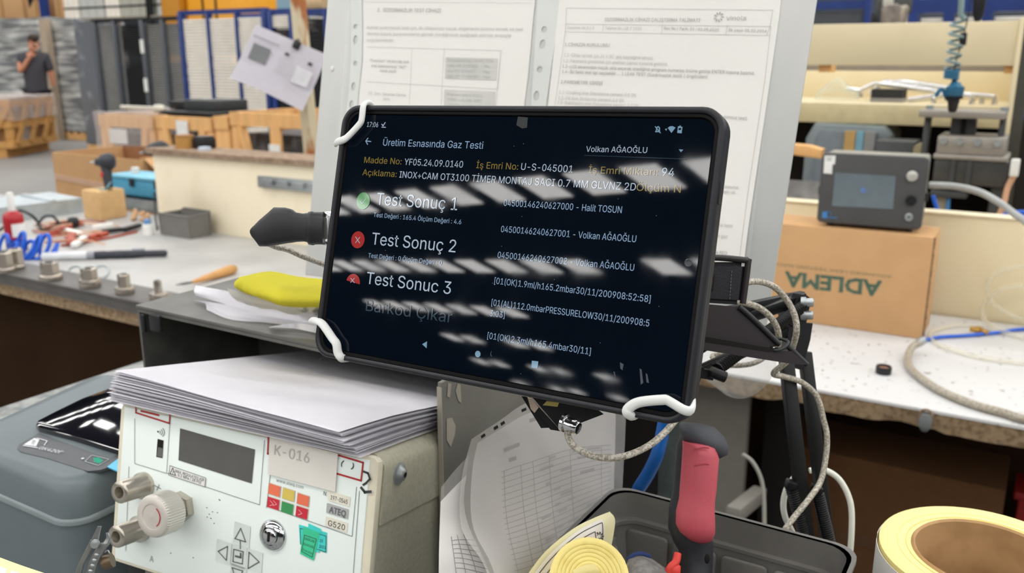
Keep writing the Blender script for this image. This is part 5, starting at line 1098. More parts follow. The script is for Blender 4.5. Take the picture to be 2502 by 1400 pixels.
T1('SIZDIRMAZLIK CİHAZI ÇALIŞTIRMA TALİMATI', (1478,52), (1711,54), 8, **E2); T1('Doküman No R.2.3', (1387,71), (1452,72), 7, m_tl, **E2); T1('Talimat No: ÜR T 1003', (1479,72), (1568,74), 7, m_tl, **E2); T1('Rev No / Tarih: 01 / 01.05.2020', (1623,73), (1757,77), 7, **E2); T1('İlk yayın 05.02.2016', (1780,77), (1873,80), 7, **E2)
T1('vinola', (1775,50), (1823,50), 11, mat('logo_grey', (176,175,172), .8), **E2)
lc = f2.px(1757, 42); 
for i in range(9):
    a = i*2*math.pi/9; r0, r1 = .0022, .0046; ca, sa = math.cos(a), math.sin(a)
    shape2d('logo_ray', [[(lc.x+ca*r0-sa*.0004, lc.z+sa*r0+ca*.0004), (lc.x+ca*r1-sa*.0007, lc.z+sa*r1+ca*.0007), (lc.x+ca*r1+sa*.0007, lc.z+sa*r1-ca*.0007), (lc.x+ca*r0+sa*.0004, lc.z+sa*r0-ca*.0004)]], MATS['logo_grey'], p2, f2, -.0012)
for a in ([(1385,20),(1889,25),(1882,65),(1874,86)],[(1385,20),(1382,80)],[(1383,59),(1884,65)],[(1381,78),(1880,87)],[(1475,60),(1473,80)],[(1619,61),(1617,83)],[(1778,63),(1774,84)],[(1884,65),(1870,190),(1855,290),(1828,470),(1806,640)],[(1382,80),(1352,290)]): outline('rule', a, .0004, f2, m_tr, p2, y=-.0009, closed=False)
for s, a, b, m in (('1.CİHAZIN KURULUMU', (1381,113),(1490,115),m_tx),('1.1-Cihazı açmak için 24 V DC  güç kaynağına takınız.', (1379,138),(1597,146),m_tl),('1.2-Parametre girebilmek için anahtarı çapraz konuma getiriniz.', (1377,152),(1633,161),m_tl),('1.3-LCD ekranındaki küçük okla seçerek istediğiniz program numarası önüne getirip ENTER tuşuna basınız.', (1375,166),(1845,183),m_tx),('1.4-İki farklı test tipi seçilebilir ... 1 LEAK TEST (Sızdırmazlık testi) ( öngörülen)', (1374,179),(1729,192),m_tx),('2.PAREMETRE GİRİŞİ', (1371,204),(1473,208),m_tx),('2.1-Coupling time (Geciktirme zamanı) 0.0 SN', (1367,229),(1554,237),m_tl),('2.2-Fill time (Doldurma zamanı) 2.0 SN', (1365,243),(1524,250),m_tl),('2.3-Stabilization time (Dengeleme zamanı) 2.0 SN', (1363,254),(1560,263),m_tl),
    ('sonsuz test).', (1769,289),(1828,294),m_tx),('una basınız.', (1752,458),(1807,462),m_tl),('andaki ok', (1752,471),(1797,474),m_tl),('dırma testi', (1739,551),(1790,556),m_tl),('uzun gaz', (1737,578),(1778,582),m_tl),('anda RED', (1732,618),(1777,623),m_tx)): T1(s, a, b, 8, m, **E2)

# ---------------------------------------------------------------- tablet
TW_, TH_ = .262, .1685
ex = Vector((.85783,-.51346,.02224)); ez = Vector((.12347,.24789,.96089)); TF = Fr(Vector((-.0103,.51369,1.29190)), ex, ez)
tab = thing('tablet', 'black tablet in a rugged case showing a dark test results screen', 'tablet', TF.moved(0,0,-TH_/2))
hw_, hh_ = TW_/2, TH_/2
m_case = mat('case_rubber', (26,27,31), .45, var=.05, spec=.35); m_caser = mat('case_rim', (32,33,38), .38, var=.05, spec=.4)
R_ = lambda i, r: rrect(-hw_+i, hw_-i, -hh_+i, hh_-i, r, 8)
def ring(name, outer, inner, y0, y1, m):
    n = len(outer); g = G(); g.loft([[(p[0], y, p[1]) for p in q] for q, y in ((outer, y1), (outer, y0+.0008), ([((a[0]*.8+b[0]*.2), (a[1]*.8+b[1]*.2)) for a, b in zip(outer, inner)], y0), ([((a[0]*.2+b[0]*.8), (a[1]*.2+b[1]*.8)) for a, b in zip(outer, inner)], y0), (inner, y0+.0008), (inner, y1))], cap=False, closed=True); return ob(name, g, m, tab, TF, 50)
ob('case_back', G().prism(R_(.0006, .0125), .0035, .0125, 'y', .003), m_case, tab, TF, 50)
ring('case_rim', R_(0, .013), R_(.0034, .0105), -.0012, .006, m_caser)
ring('case_lower_band', R_(.0002, .013), R_(.006, .009), .0062, .0108, m_case)
ring('inner_gasket', R_(.0032, .0106), R_(.0058, .0085), .0004, .005, mat('gasket_black', (8,8,9), .6, spec=.2))
scr_m = mat('tablet_glass', (2,4,7), .045, var=.3, vs=14, spec=.34, ior=1.5)
nt = scr_m.node_tree; b_ = nt.nodes['Principled BSDF']; b_.inputs['Emission Color'].default_value = (*lin((4,9,17)), 1); b_.inputs['Emission Strength'].default_value = 1.0
nz = nt.nodes.new('ShaderNodeTexNoise'); nz.inputs['Scale'].default_value = 38; nz.inputs['Detail'].default_value = 5; tcx = nt.nodes.new('ShaderNodeTexCoord'); nt.links.new(tcx.outputs['Object'], nz.inputs['Vector'])
rp = nt.nodes.new('ShaderNodeMapRange'); rp.inputs['From Min'].default_value = .45; rp.inputs['From Max'].default_value = .8; rp.inputs['To Min'].default_value = .02; rp.inputs['To Max'].default_value = .055; nt.links.new(nz.outputs[0], rp.inputs['Value']); nt.links.new(rp.outputs[0], b_.inputs['Roughness'])
screen = ob('screen_glass', G().prism(R_(.0062, .0082), .0012, .004, 'y'), scr_m, tab, TF, smooth=False)
SY = .0012
q = TF.px(1682, 642, SY); ob('front_camera', G().lathe([(.0004,.0),(.0016,.0),(.0019,.0002),(.0022,.0)], (q.x, SY-.0001, q.z), (0,-1,0), 18), mat('camera_lens', (70,74,80), .1), tab, TF)
q = TF.px(1772, 470, 0); ob('side_button', G().box(hw_-.0012, hw_+.0006, .002, .006, q.z-.006, q.z+.006, .0005), m_case, tab, TF)
def em(name, c, s=1.0):
    m = mat(name, (3,4,6), .05, var=.02, spec=.5); b = m.node_tree.nodes['Principled BSDF']; b.inputs['Emission Color'].default_value = (*lin(c), 1); b.inputs['Emission Strength'].default_value = s; return m
e_l, e_b, e_y, e_d = em('screen_text_light', (160,174,190)), em('screen_text_blue', (134,158,186)), em('screen_text_yellow', (126,108,50)), em('screen_text_dim', (38,54,66))
e_g, e_r, e_i = em('screen_green', (52,128,62)), em('screen_red', (150,44,42)), em('screen_icon', (110,142,164))
def ST(s, a, b, c, m, bold=0.): return text('screen_writing', s, a, b, c, m, screen, TF, y=-.0003, d=SY, bold=bold)
ST('17:06', (897,310), (924,311), 12, e_l); ST('Üretim Esnasında Gaz Testi', (936,356), (1180,364), 17, e_b)
ST('Madde No:', (890,398), (981,402), 15, e_y); ST('YF05.24.09.0140', (988,403), (1131,410), 16, e_l); ST('İş Emri No:', (1164,411), (1266,415), 16, e_y); ST('U-S-045001', (1273,415), (1399,422), 17, e_l); ST('İş Emri Miktarı:', (1438,423), (1607,429), 17, e_y); ST('94', (1617,430), (1647,431), 20, e_l)
ST('Açıklama:', (886,428), (969,433), 15, e_y); ST('INOX+CAM OT3100 TİMER MONTAJ SACI 0.7 MM GLVNZ 2D', (976,434), (1553,466), 17, e_l); ST('Ölçüm N', (1555,466), (1663,471), 18, e_y)
ST('Volkan AĞAOĞLU', (1432,371), (1581,374), 14, e_l)
ST('Test Sonuç 1', (920,500), (1117,514), 30, e_l); ST('Test Değeri : 165.4 Ölçüm Değeri : 4.6', (913,530), (1127,548), 11, e_b); ST('Test Sonuç 2', (908,597), (1113,617), 30, e_l); ST('Test Değeri : 0 Ölçüm Değeri : 0', (900,629), (1080,648), 11, e_b); ST('Test Sonuc 3', (895,693), (1101,719), 30, e_l); ST('Barkod Çıkar', (894,759), (1104,789), 28, e_d)
ST('04500146240627000 - Halit TOSUN', (1231,503), (1519,521), 16, e_b); ST('04500146240627001 - Volkan AĞAOĞLU', (1224,567), (1554,592), 16, e_b); ST('04500146240627002 - Volkan AĞAOĞLU', (1216,630), (1549,662), 16, e_b)
ST('[01(OK)1.9ml/h165.2mbar30/11/200908:52:58]', (1208,693), (1589,739), 16, e_b); ST('[01(AL)112.0mbarPRESSURELOW30/11/200908:5', (1201,746), (1586,798), 16, e_b); ST('3:03]', (1197,772), (1233,777), 15, e_b); ST('[01(OK)2.3ml/h165.4mbar30/11]', (1191,827), (1443,867), 16, e_b)
def SH(name, loops, m, y=-.0003): return shape2d(name, [xz(TF, L_, SY) for L_ in loops], m, screen, TF, SY+y)
def SL(name, pts, wd, m, closed=False): return outline(name, pts, wd, TF.moved(0, SY, 0), m, screen, y=-.0005, closed=closed)
def circ(x, y, rv, a0=0, a1=360, n=28):
    c = TF.px(x, y, SY); r = c.z-TF.px(x, y+rv, SY).z; return [(c.x+r*math.cos(math.radians(a0+(a1-a0)*i/n)), c.z+r*math.sin(math.radians(a0+(a1-a0)*i/n))) for i in range(n)]
def SC_(name, x, y, rv, m, a0=0, a1=360): return shape2d(name, [circ(x, y, rv, a0, a1)], m, screen, TF, SY-.0003)
SC_('pass_badge', 888, 491, 21, e_g); SL('check_mark', [(882,492),(886,498),(895,486)], .0004, e_l); SC_('fail_badge', 875, 586, 21, e_r); SL('cross_mark', [(870,579),(880,594)], .0004, e_l); SL('cross_mark', [(880,580),(870,593)], .0004, e_l)
SC_('fail_badge', 863, 691, 22, e_r, -4, 176); SL('cross_mark', [(858,680),(867,691)], .0004, e_l); SL('cross_mark', [(867,680),(858,690)], .0004, e_l)
SL('back_arrow', [(907,346),(895,345)], .0006, e_b); SL('back_arrow', [(900,338),(895,345),(899,353)], .0006, e_b); SL('tick_icon', [(934,304),(937,308),(942,300)], .0006, e_l); SL('tick_icon', [(934,311),(943,311.5)], .0005, e_l)
SH('drop_arrow', [[(1659,365),(1670,366),(1664,372)]], e_i); SL('field_line', [(1429,380),(1676,389)], .0003, e_d)
SL('bell_icon', [(1602,310),(1614,325)], .0005, e_i); SL('bell_icon', [(1604,321),(1606,312),(1609,310),(1612,313),(1612,322),(1603,322)], .0006, e_i, True)
SH('wifi_icon', [[(1632,313),(1637,309),(1644,308.5),(1651,312),(1641,325)]], e_i); SH('dot_icon', [[(1625,316),(1630,314),(1629,320)]], e_i); SH('battery_icon', [[(1657,309),(1660,309),(1661,307),(1664,307),(1664,310),(1668,310),(1666,326),(1655,325)], [(1659,313),(1665,313),(1664,318),(1658,318)]], e_i)
SH('nav_back', [[(1032,841),(1044,834),(1043,851)]], e_i); SC_('nav_home', 1168, 865, 8, e_i); SH('nav_recent', [[(1300,881),(1316,883),(1314,900),(1299,898)]], e_i)
m_dust = mat('dust_smear', (70,74,82), .9)
for pts in ([(1515,885),(1524,890),(1521,905),(1516,900)],[(1563,900),(1568,903),(1572,935),(1566,940)],[(1578,912),(1582,914),(1586,936),(1580,934)],[(1499,908),(1502,908),(1506,925),(1503,924)],[(1199,862),(1202,856),(1200,865),(1203,872),(1199,869)],[(1266,285),(1290,287),(1288,312),(1276,314),(1262,306)]):
    SH('dust_smear', [pts], m_dust if pts[0][0] != 1266 else mat('film_bubble', (24,28,34), .5), -.0002)
for i in range(60):
    x, y = random.uniform(850,1690), random.uniform(290,930); y = y+(x-850)*.08
    SH('dust_speck', [[(x,y),(x+1.5,y+.5),(x+.8,y+2)]], mat('dust_speck', (150,156,164), .9), -.0002) if i % 2 else None
# elastic corner bands
m_band = mat('elastic_band', (222,224,222), .6, var=.05)
def band(label, pts):
    p3 = [TF.px(x, y, d) for x, y, d in pts]; tag(ob('elastic_band', G().tube(p3, .0029, 10, 5, flat=.6), m_band, fr=TF), label, 'band', 'white bands on the tablet corners')
band('white elastic band over the tablet corner by the clock', [(905,258,.012),(897,253,.002),(888,258,-.003),(884,290,-.0035),(878,304,-.0035),(850,334,-.0035),(838,342,-.003),(824,347,.004),(822,350,.012)])
band('white elastic band over the tablet corner above the paper stack', [(762,782,.010),(772,784,-.001),(788,792,-.0035),(812,826,-.0035),(822,840,-.0035),(826,862,-.003),(836,875,-.001),(852,875,.008)])
band('white elastic band looping the tablet corner above the red grip', [(1560,1012,.009),(1548,1018,.001),(1534,1010,-.003),(1536,998,-.0035),(1562,983,-.0035),(1620,977,-.0035),(1634,980,-.0035),(1672,1002,-.003),(1690,1001,.0),(1692,975,.009)])
# ---------------------------------------------------------------- plug on the tablet's side
d0 = (TF.w(-hw_-.004, .006, 0)-CAMP).dot(_F)
pk = base(P(700, 558, d0)); m_tape = mat('black_tape', (36,36,40), .5, vs=12, rgb2=(22,22,26), lo=.4, hi=.7)
t = thing('taped_plug', 'black tape-wrapped plug pushed into the tablet side beside the clock', 'plug', pk)
S = d0/FPX
def ell(x, yc, h, dd=0., fl=.62, n=14, sq=.75): 
    c = P(x, yc, d0+dd); r = h/2*S; out = []
    for k in range(n):
        a = 2*math.pi*k/n; ca, sa = math.cos(a), math.sin(a); ca = math.copysign(abs(ca)**sq, ca); sa = math.copysign(abs(sa)**sq, sa); out.append(c+_U*r*sa+_F*r*fl*ca)
    return out
ob('taped_body', G().loft([ell(611,566,8,.012),ell(615,567,22,.012),ell(622,568,36,.012),ell(635,570,66,.011),ell(655,562,82,.01,sq=.6),ell(672,553,94,.009,sq=.6),ell(700,551,88,.007,sq=.6),ell(713,552,83,.006,sq=.6),ell(723,555,73,.005,sq=.6),ell(742,556,69,.004,sq=.6),ell(756,557,74,.003,sq=.6)]), m_tape, t, W, 60)
ob('tape_collar', G().loft([ell(752,557,72,.003),ell(756,558,82,.003),ell(765,558,84,.002),ell(768,558,80,.002),ell(792,558,80,.0)]), m_blk, t, W, 50)
c = P(800, 558, d0-.001); 
rg = lambda k, o: [c+_U*(z*S*k)+(_R*.95-_F*.2)*(x*S*k)+_R*o for x, z in rrect(-12,12,-41,41,11,6)]
ob('metal_ring', G().loft([rg(1,-.002), rg(1,.0015), rg(.86,.0015), rg(.86,-.002)], cap=False, closed=True), MATS['chrome'], t)
ob('metal_plug', G().loft([[c+_U*z*S*.72+(_R*.9-_F*.25)*x*S*.72+_R*o for x, z in rrect(-8,8,-36,36,7,4)] for o in (-.001, .003)]), mat('plug_steel', (196,196,194), .25, .8), t)
# braided cables
m_bw = mat('braided_cable', (196,190,178), .35, .15, vs=650, rgb2=(140,134,120), lo=.42, hi=.58, bump=.3, bs=900)
def cable(name, label, pts, r, m=None, grp=None): return tag(ob(name, G().tube([P(*p) for p in pts], r, 10, 6), m or m_bw), label, 'cable', grp)
cable('braided_cable', 'braided cable hanging from the black taped plug', [(640,588,d0+.015),(673,603,d0+.03),(702,610,d0+.04),(738,626,d0+.05),(791,646,d0+.07),(850,668,d0+.09)], .0020)
cable('braided_cable', 'braided cable sagging below the tablet in front of the documents', [(1388,1040,.535),(1388,1066,.53),(1406,1093,.525),(1446,1113,.52),(1489,1119,.515),(1535,1112,.515),(1585,1089,.52),(1624,1057,.53),(1655,1020,.54),(1668,990,.56)], .0021)
cable('braided_cable', 'outer braided cable arching over the black arm joint', [(1770,712,.62),(1800,698,.63),(1819,691,.64),(1854,688,.65),(1893,702,.655),(1925,737,.66),(1943,776,.66),(1946,810,.66),(1938,845,.67),(1925,880,.69),(1890,912,.70),(1915,920,.715),(1955,932,.73),(1988,958,.735),(2002,985,.735),(2013,1030,.735),(2020,1060,.735),(2019,1108,.735),(2006,1173,.73),(1978,1217,.72),(1924,1285,.71),(1905,1320,.71)], .0024)
cable('braided_cable', 'inner braided cable arching beside the arm springs', [(1770,735,.62),(1800,736,.63),(1828,742,.64),(1855,752,.645),(1880,772,.65),(1897,798,.655),(1903,824,.66),(1900,850,.68)], .0024)
# ---------------------------------------------------------------- holder pad and folded stand behind the tablet
dP = .60; t = thing('holder_pad', 'black padded holder block with stitched face behind the tablet', 'holder', base(P(1775, 745, dP)))
m_pad = mat('navy_black_pad', (16,18,26), .5, bump=.1, bs=600); m_vinyl = mat('black_vinyl', (40,33,36), .42, var=.15, vs=6)
def slab(pts, d, dep, inset=0.):
    ds = d if isinstance(d, (list, tuple)) else [d]*len(pts); A = [P(x, y, q) for (x, y), q in zip(pts, ds)]; B = [p+_F*dep for p in A]; g = G(); g.loft([A, B]); return g
g = slab([(1690,640),(1826,640),(1814,745),(1690,738)], dP, .035); bmesh.ops.bevel(g.bm, geom=g.bm.edges[:], offset=.003, segments=2, affect='EDGES'); ob('pad_block', g, m_pad, t); ob('pad_arm', G().bar(TF.w(.09,.0128,.0), P(1720,690,dP+.015), .02, .012, .001), m_vinyl, t)
ob('top_piping', G().tube([P(1690,628,dP),P(1760,630,dP),P(1822,636,dP),P(1828,642,dP),P(1815,742,dP)], .0022, 8, 3), m_vinyl, t)
for i in range(9): ob('stitch', G().bar(P(1788-i*.6, 662+i*8, dP-.0006), P(1787.6-i*.6, 667+i*8, dP-.0006), .0004, .0004), m_gcab, t)
t = thing('folded_stand', 'black vinyl stand flaps folded out behind the tablet', 'stand', base(P(1830, 890, .6)))
dS = .585
for nm, pts, ed in (('upper_flap', [(1670,738),(1806,750),(1905,842),(1880,852),(1670,812)], [(1806,750),(1830,770),(1870,808),(1905,842)]), ('lower_flap', [(1660,824),(1880,856),(1935,858),(1972,891),(1940,890),(1660,846)], [(1925,845),(1950,870),(1972,891)])):
    f_ = ob(nm, slab(pts, dS if nm == 'upper_flap' else dS-.003, .005), m_vinyl, t, W, 30); ob('edge_piping', G().tube([P(x, y, dS-.001) for x, y in ed], .0019, 8, 3), m_blk, f_)
ob('fold_gap', slab([(1665,812),(1885,851),(1900,849),(1905,857),(1880,860),(1665,826)], dS-.0036, .0006), m_dark, t)
ob('hinge_loop', G().tube([P(1884,850,dS),P(1895,856,dS-.004),(P(1915,850,dS-.004)),P(1926,836,dS),P(1905,828,dS+.004),P(1890,838,dS+.004)], .0012, 6, 4, True), m_blk, t)
# ---------------------------------------------------------------- spring arm
dA = .74; hp = P(1962, 765, dA)
t = thing('spring_arm', 'black spring-balanced arm with silver bolts carrying the tablet', 'arm', base(P(1990, 1320, dA)))
m_arm = mat('arm_black', (15,16,18), .4, var=.15, spec=.4)
def coil(a, b, r, n, wire, nm='spring', m=None):
    a, b = Vector(a), Vector(b); d = (b-a); x = d.orthogonal().normalized(); y = d.normalized().cross(x)
    return ob(nm, G().tube([a+d*(i/(n*8))+(x*math.cos(i*math.pi/4)+y*math.sin(i*math.pi/4))*r for i in range(n*8+1)], wire, 5, 1), m or m_arm, t, W, 60)
ob('spring_core', G().tube([P(1748,905,.66),P(1978,736,dA)], .0032, 8, 1), m_dark, t); coil(P(1752,902,.66), P(1962,748,dA-.005), .0042, 46, .0011)
ob('spring_core', G().tube([P(1660,880,.66),P(1730,838,.68)], .003, 8, 1), m_dark, t); coil(P(1665,878,.66), P(1750,826,.69), .004, 18, .0011)
ob('lower_bar', G().bar(P(1660,930,.66), P(1945,800,dA+.01), .006, .009, .001), m_arm, t); ob('upper_bar', G().bar(P(1690,820,.69), P(1965,728,dA+.005), .006, .010, .001), m_arm, t)
ob('second_bar', G().bar(P(1780,760,.70), P(1960,722,dA+.02), .006, .008, .001), m_arm, t)
ob('mount_plate', G().bar(TF.w(.03,.0128,-.03), TF.w(.03,.0148,-.03), .05, .05, .0008, up=(0,0,1)), m_arm, t); ob('mount_bar', G().bar(TF.w(.03,.0148,-.03), P(1700,912,.662), .012, .012, .001), m_arm, t)
ob('tail_bracket', slab([(1695,898),(1738,905),(1746,916),(1742,930),(1700,922)], .655, .012), m_arm, t); ob('tail_pin', G().lathe([(.002,0),(.0042,0),(.0042,.012),(.002,.012)], P(1736,908,.652), (1,0,-.4), 12), m_arm, t)
ob('joint_head', slab([(1938,716),(1972,722),(1986,733),(1978,752),(1970,790),(1944,800),(1925,790),(1918,760)], dA-.004, .022), m_arm, t); 
ob('joint_plate', slab([(1925,786),(1986,790),(1980,830),(1960,905),(1925,880)], dA-.002, .02), m_arm, t)
for x, y in ((1976,739),(1975,770)): 
    b = ob('hex_bolt', G().lathe([(.002,-.006),(.0046,-.006),(.0046,-.002),(.0036,-.002),(.0036,.003),(.003,.004),(.001,.004)], P(x,y,dA-.008), (.9,-.35,.1), 12), m_steel, t); 
ob('front_strut', G().bar(P(1921,880,dA), P(1974,1345,dA), .0108, .011, .001, up=(0,1,0)), m_arm, t); ob('rear_strut', G().bar(P(1966,860,dA+.02), P(2024,1345,dA+.02), .0098, .012, .001, up=(0,1,0)), m_arm, t)
for x0, y0_, x1, y1_ in ((1935,1195,1972,1330),(1998,1205,2030,1340)): ob('spring_core', G().tube([P(x0,y0_,dA-.004),P(x1,y1_,dA-.004)], .0036, 8, 1), m_dark, t); coil(P(x0,y0_,dA-.004), P(x1,y1_,dA-.004), .0046, 26, .001)
for x, y in ((1930,1184),(1992,1196)): ob('strut_bracket', G().bar(P(x-10,y-2,dA-.004), P(x+14,y+4,dA-.004), .009, .008, .001), m_arm, t)
bb = P(2005, 1345, dA+.01); ob('arm_base', G().bar(bb, Vector((bb.x+.012, bb.y+.01, TZ-.06)), .03, .03, .002, up=(0,1,0)), m_arm, t)
# joint plate under the tablet
dB = .535; t = thing('tablet_bracket', 'black folded bracket with silver bolt under the tablet edge', 'bracket', base(P(1370, 1055, dB)))
ob('side_plate', slab([(1274,968),(1296,970),(1345,1045),(1322,1046)], dB+.004, .01), m_arm, t); ob('face_plate', slab([(1300,970),(1440,985),(1475,1012),(1412,1036),(1392,1056),(1372,1054)], dB, .003), m_arm, t); ob('under_plate', slab([(1296,972),(1372,1054),(1345,1050),(1280,968)], dB+.002, .012), m_arm, t)
ob('pale_washer', slab([(1289,972),(1298,974),(1316,996),(1306,1009),(1297,1000)], dB-.001, .003), mat('pale_pink_plastic', (190,170,152), .5), t); ob('yellow_sticker', slab([(1336,980),(1366,984),(1362,994),(1326,990)], dB-.0006, .0005), mat('dull_yellow', (176,160,88), .6), t)
c = P(1384, 1034, dB-.001); ax = (.75,-.6,-.1); ob('hex_bolt', G().lathe([(.002,-.002),(.0058,-.002),(.0058,0),(.0045,.0005),(.0045,.004),(.0042,.0085),(.0034,.009),(.003,.006),(.0005,.006)], c, ax, 20), MATS['chrome'], t); ob('bolt_socket', G().lathe([(.0003,.0062),(.003,.0062)], c, ax, 12), m_dark, t)
# clear cup behind the arm
k = HZ(1790, 930, RZ); t = None
q = P(1800, 905, .8); kf = base(q+Vector((0,0,-.02)))
tag(ob('clear_roll', G().lathe([(.012,-.02),(.03,-.02),(.032,-.014),(.032,.014),(.03,.02),(.012,.02)], P(1800,880,.82), (.6,.2,-.5), 24), clear_film('cloudy_plastic', (190,190,186), .12, .25)), 'cloudy clear plastic roll hanging behind the arm springs', 'roll')
cable('braided_cable', 'coil of braided cable behind the folded stand', [(1770,860,.80),(1740,872,.80),(1780,892,.79),(1840,888,.79),(1872,866,.80),(1850,850,.81)], .0024)
# white cable loop and thin lead below
m_wc = mat('white_cable', (222,224,214), .4)
cable('white_cable', 'thick white cable looping round the foot of the spring arm', [(1978,1150,.80),(2000,1147,.80),(2024,1152,.80),(2051,1172,.80),(2072,1209,.80),(2081,1252,.80),(2079,1330,.80),(2070,1400,.80)], .0027, m_wc)
cable('white_cable', 'short white cable end behind the front strut', [(1941,1166,.79),(1922,1195,.79),(1914,1231,.79),(1919,1265,.79),(1936,1300,.79),(1950,1340,.79)], .0027, m_wc)
cable('thin_lead', 'thin grey lead hanging before the grey bench leg', [(1815,1110,1.6),(1838,1128,1.6),(1858,1165,1.6),(1866,1210,1.6),(1868,1290,1.6)], .0035, mat('grey_lead', (150,148,140), .5))
cable('blue_hose', 'glossy blue air hose dropping behind the plastic bin', [(1625,1020,.74),(1618,1060,.74),(1606,1110,.74),(1585,1155,.75),(1562,1192,.76),(1556,1204,.77)], .0058, mat('gloss_blue_hose', (26,92,168), .2))
q = P(1650, 1060, .95); tag(ob('green_post', G().bar(P(1640,1000,.98), P(1622,1500,.98), .022, .022, .002), mat('dark_green_post', (42,52,50), .5, vs=30, rgb2=(60,72,68), lo=.5, hi=.7)), 'dark green steel post between blue hose and red grip', 'post')
# ---------------------------------------------------------------- documents leaning on the hood's side plate
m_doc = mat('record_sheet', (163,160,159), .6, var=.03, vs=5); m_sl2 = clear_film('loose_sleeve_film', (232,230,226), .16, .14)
def surf(rows):
    R2 = [spline([P(*p) for p in r], 6) for r in rows]; C2 = [spline([r[i] for r in R2], 6) for i in range(len(R2[0]))]
    def ev(a, b):
        x = a*(len(C2)-1); i = min(int(x), len(C2)-2); y = b*(len(C2[0])-1); j = min(int(y), len(C2[0])-2); fx, fy = x-i, y-j
        return C2[i][j].lerp(C2[i+1][j], fx).lerp(C2[i][j+1].lerp(C2[i+1][j+1], fx), fy)
    return ev
rows = [[(1152,1072,.610),(1222,1026,.645),(1290,982,.685),(1400,955,.735),(1530,965,.79)],[(1128,1170,.600),(1215,1130,.632),(1300,1100,.67),(1405,1070,.72),(1527,1065,.775)],[(1128,1290,.585),(1220,1270,.62),(1310,1240,.655),(1410,1200,.70),(1522,1160,.76)],[(1190,1395,.570),(1250,1395,.60),(1330,1370,.64),(1420,1320,.69),(1518,1250,.75)],[(1215,1560,.56),(1280,1540,.59),(1350,1500,.63),(1430,1440,.68),(1515,1350,.74)]]
ev = surf(rows); dq_ = thing('record_sleeve', 'clear sleeve of ruled record sheets leaning on the scratched side plate', 'document', base(P(1330, 1420, .64)))
def patch_of(ev, a0, a1, b0, b1, off, n=18): 
    g = G(); V_ = [[g.bm.verts.new(ev(a0+(a1-a0)*i/n, b0+(b1-b0)*j/n)-_F*off) for j in range(n+1)] for i in range(n+1)]
    for i in range(n):
        for j in range(n): g.face((V_[i][j], V_[i+1][j], V_[i+1][j+1], V_[i][j+1]))
    return g
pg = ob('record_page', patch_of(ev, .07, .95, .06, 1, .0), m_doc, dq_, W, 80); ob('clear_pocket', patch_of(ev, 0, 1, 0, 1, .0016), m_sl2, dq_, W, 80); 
def rule(ev, p, pa, wd, m, off=.0009, nm='rule', n=14):
    (a0, b0), (a1, b1) = pa; g = G(); prev = None
    for i in range(n+1):
        c = ev(a0+(a1-a0)*i/n, b0+(b1-b0)*i/n)-_F*off
        if prev is not None:
            d = (c-prev).normalized(); s = d.cross(_F).normalized()*wd/2; g.poly((prev-s, c-s, c+s, prev+s))
        prev = c
    return ob(nm, g, m, p, W, smooth=False)
m_rl = mat('record_rule', (112,110,108), .8)
for i in range(28): rule(ev, pg, ((.28, .3+i*.025), (.93, .3+i*.025)), .00045, m_rl)
for a in (.3, .42, .5, .6, .72, .88): rule(ev, pg, ((a, .3), (a, .97)), .0004, m_rl)
for i in range(44):
    a, b = random.uniform(.52,.84), .3+.035*random.randint(0, 18)+.012; rule(ev, pg, ((a,b),(a+random.uniform(.03,.08),b)), .0022, mat('record_writing', (138,136,142), .8), nm='pen_entry', n=3)
for a, b, l in ((.3,.2,.12),(.5,.1,.2),(.34,.26,.05)): rule(ev, pg, ((a,b),(a+l,b)), .0028, m_rl, nm='printed_heading', n=5)
for a in (.09,.2,.26,.45): rule(ev, dq_, ((a,.03),(a+.035,.03)), .0022, m_dark, .002, 'punched_slot', 3)
rows2 = [[(1078,1190,.60),(1110,1150,.612),(1146,1112,.625)],[(1074,1290,.59),(1105,1270,.60),(1135,1250,.612)],[(1072,1380,.58),(1120,1370,.59),(1190,1385,.60)],[(1072,1500,.575),(1140,1500,.585),(1230,1500,.595)]]
ev2 = surf(rows2); d2 = thing('record_sleeve', 'bent ruled sheet slipping out in front of the scratched side plate', 'document', base(P(1110, 1420, .58)))
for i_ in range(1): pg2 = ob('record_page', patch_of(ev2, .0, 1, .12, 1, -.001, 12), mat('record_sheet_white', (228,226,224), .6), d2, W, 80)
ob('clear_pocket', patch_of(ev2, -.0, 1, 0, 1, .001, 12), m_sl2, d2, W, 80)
for i in range(12): rule(ev2, pg2, ((.42,.5+i*.036),(1,.5+i*.036)), .0005, m_rl, .0004)
for a in (.42,.6,.78): rule(ev2, pg2, ((a,.46),(a,.96)), .0005, m_rl, .0004)
# ---------------------------------------------------------------- plastic bin with its contents
bx0, bx1, by0, by1, bh = -.274, -.080, .30, .628, .11; BB = ROOM.moved((bx0+bx1)/2, by0, TZ); hwB = (bx1-bx0)/2; dB_ = by1-by0
m_bin = mat('dark_grey_bin', (104,102,98), .55, vs=20, rgb2=(118,116,112), lo=.45, hi=.75, bump=.06)
t = thing('plastic_bin', 'dark grey open plastic bin with ribbed inner walls', 'bin', BB); th = .004
ob('bin_floor', G().box(-hwB+.008, hwB-.008, .01, dB_-.01, 0, .004), m_bin, t, BB)
O = lambda i: rrect(-hwB+i, hwB-i, i, dB_-i, .018, 5)
def shell(name, a, b, za, zb, w):
    g = G(); g.loft([[(*p, za) for p in O(a)], [(*p, zb) for p in O(b)], [(*p, zb) for p in O(b+w)], [(*p, za) for p in O(a+w)]], cap=False, closed=True); return ob(name, g, m_bin, t, BB, 40)
shell('wall', .010, .005, .003, bh-.022, .003); shell('upper_wall', .002, .001, bh-.022, bh, .003); shell('step', .002, .002, bh-.024, bh-.021, .008); shell('rim', -.002, -.002, bh-.003, bh, .006)
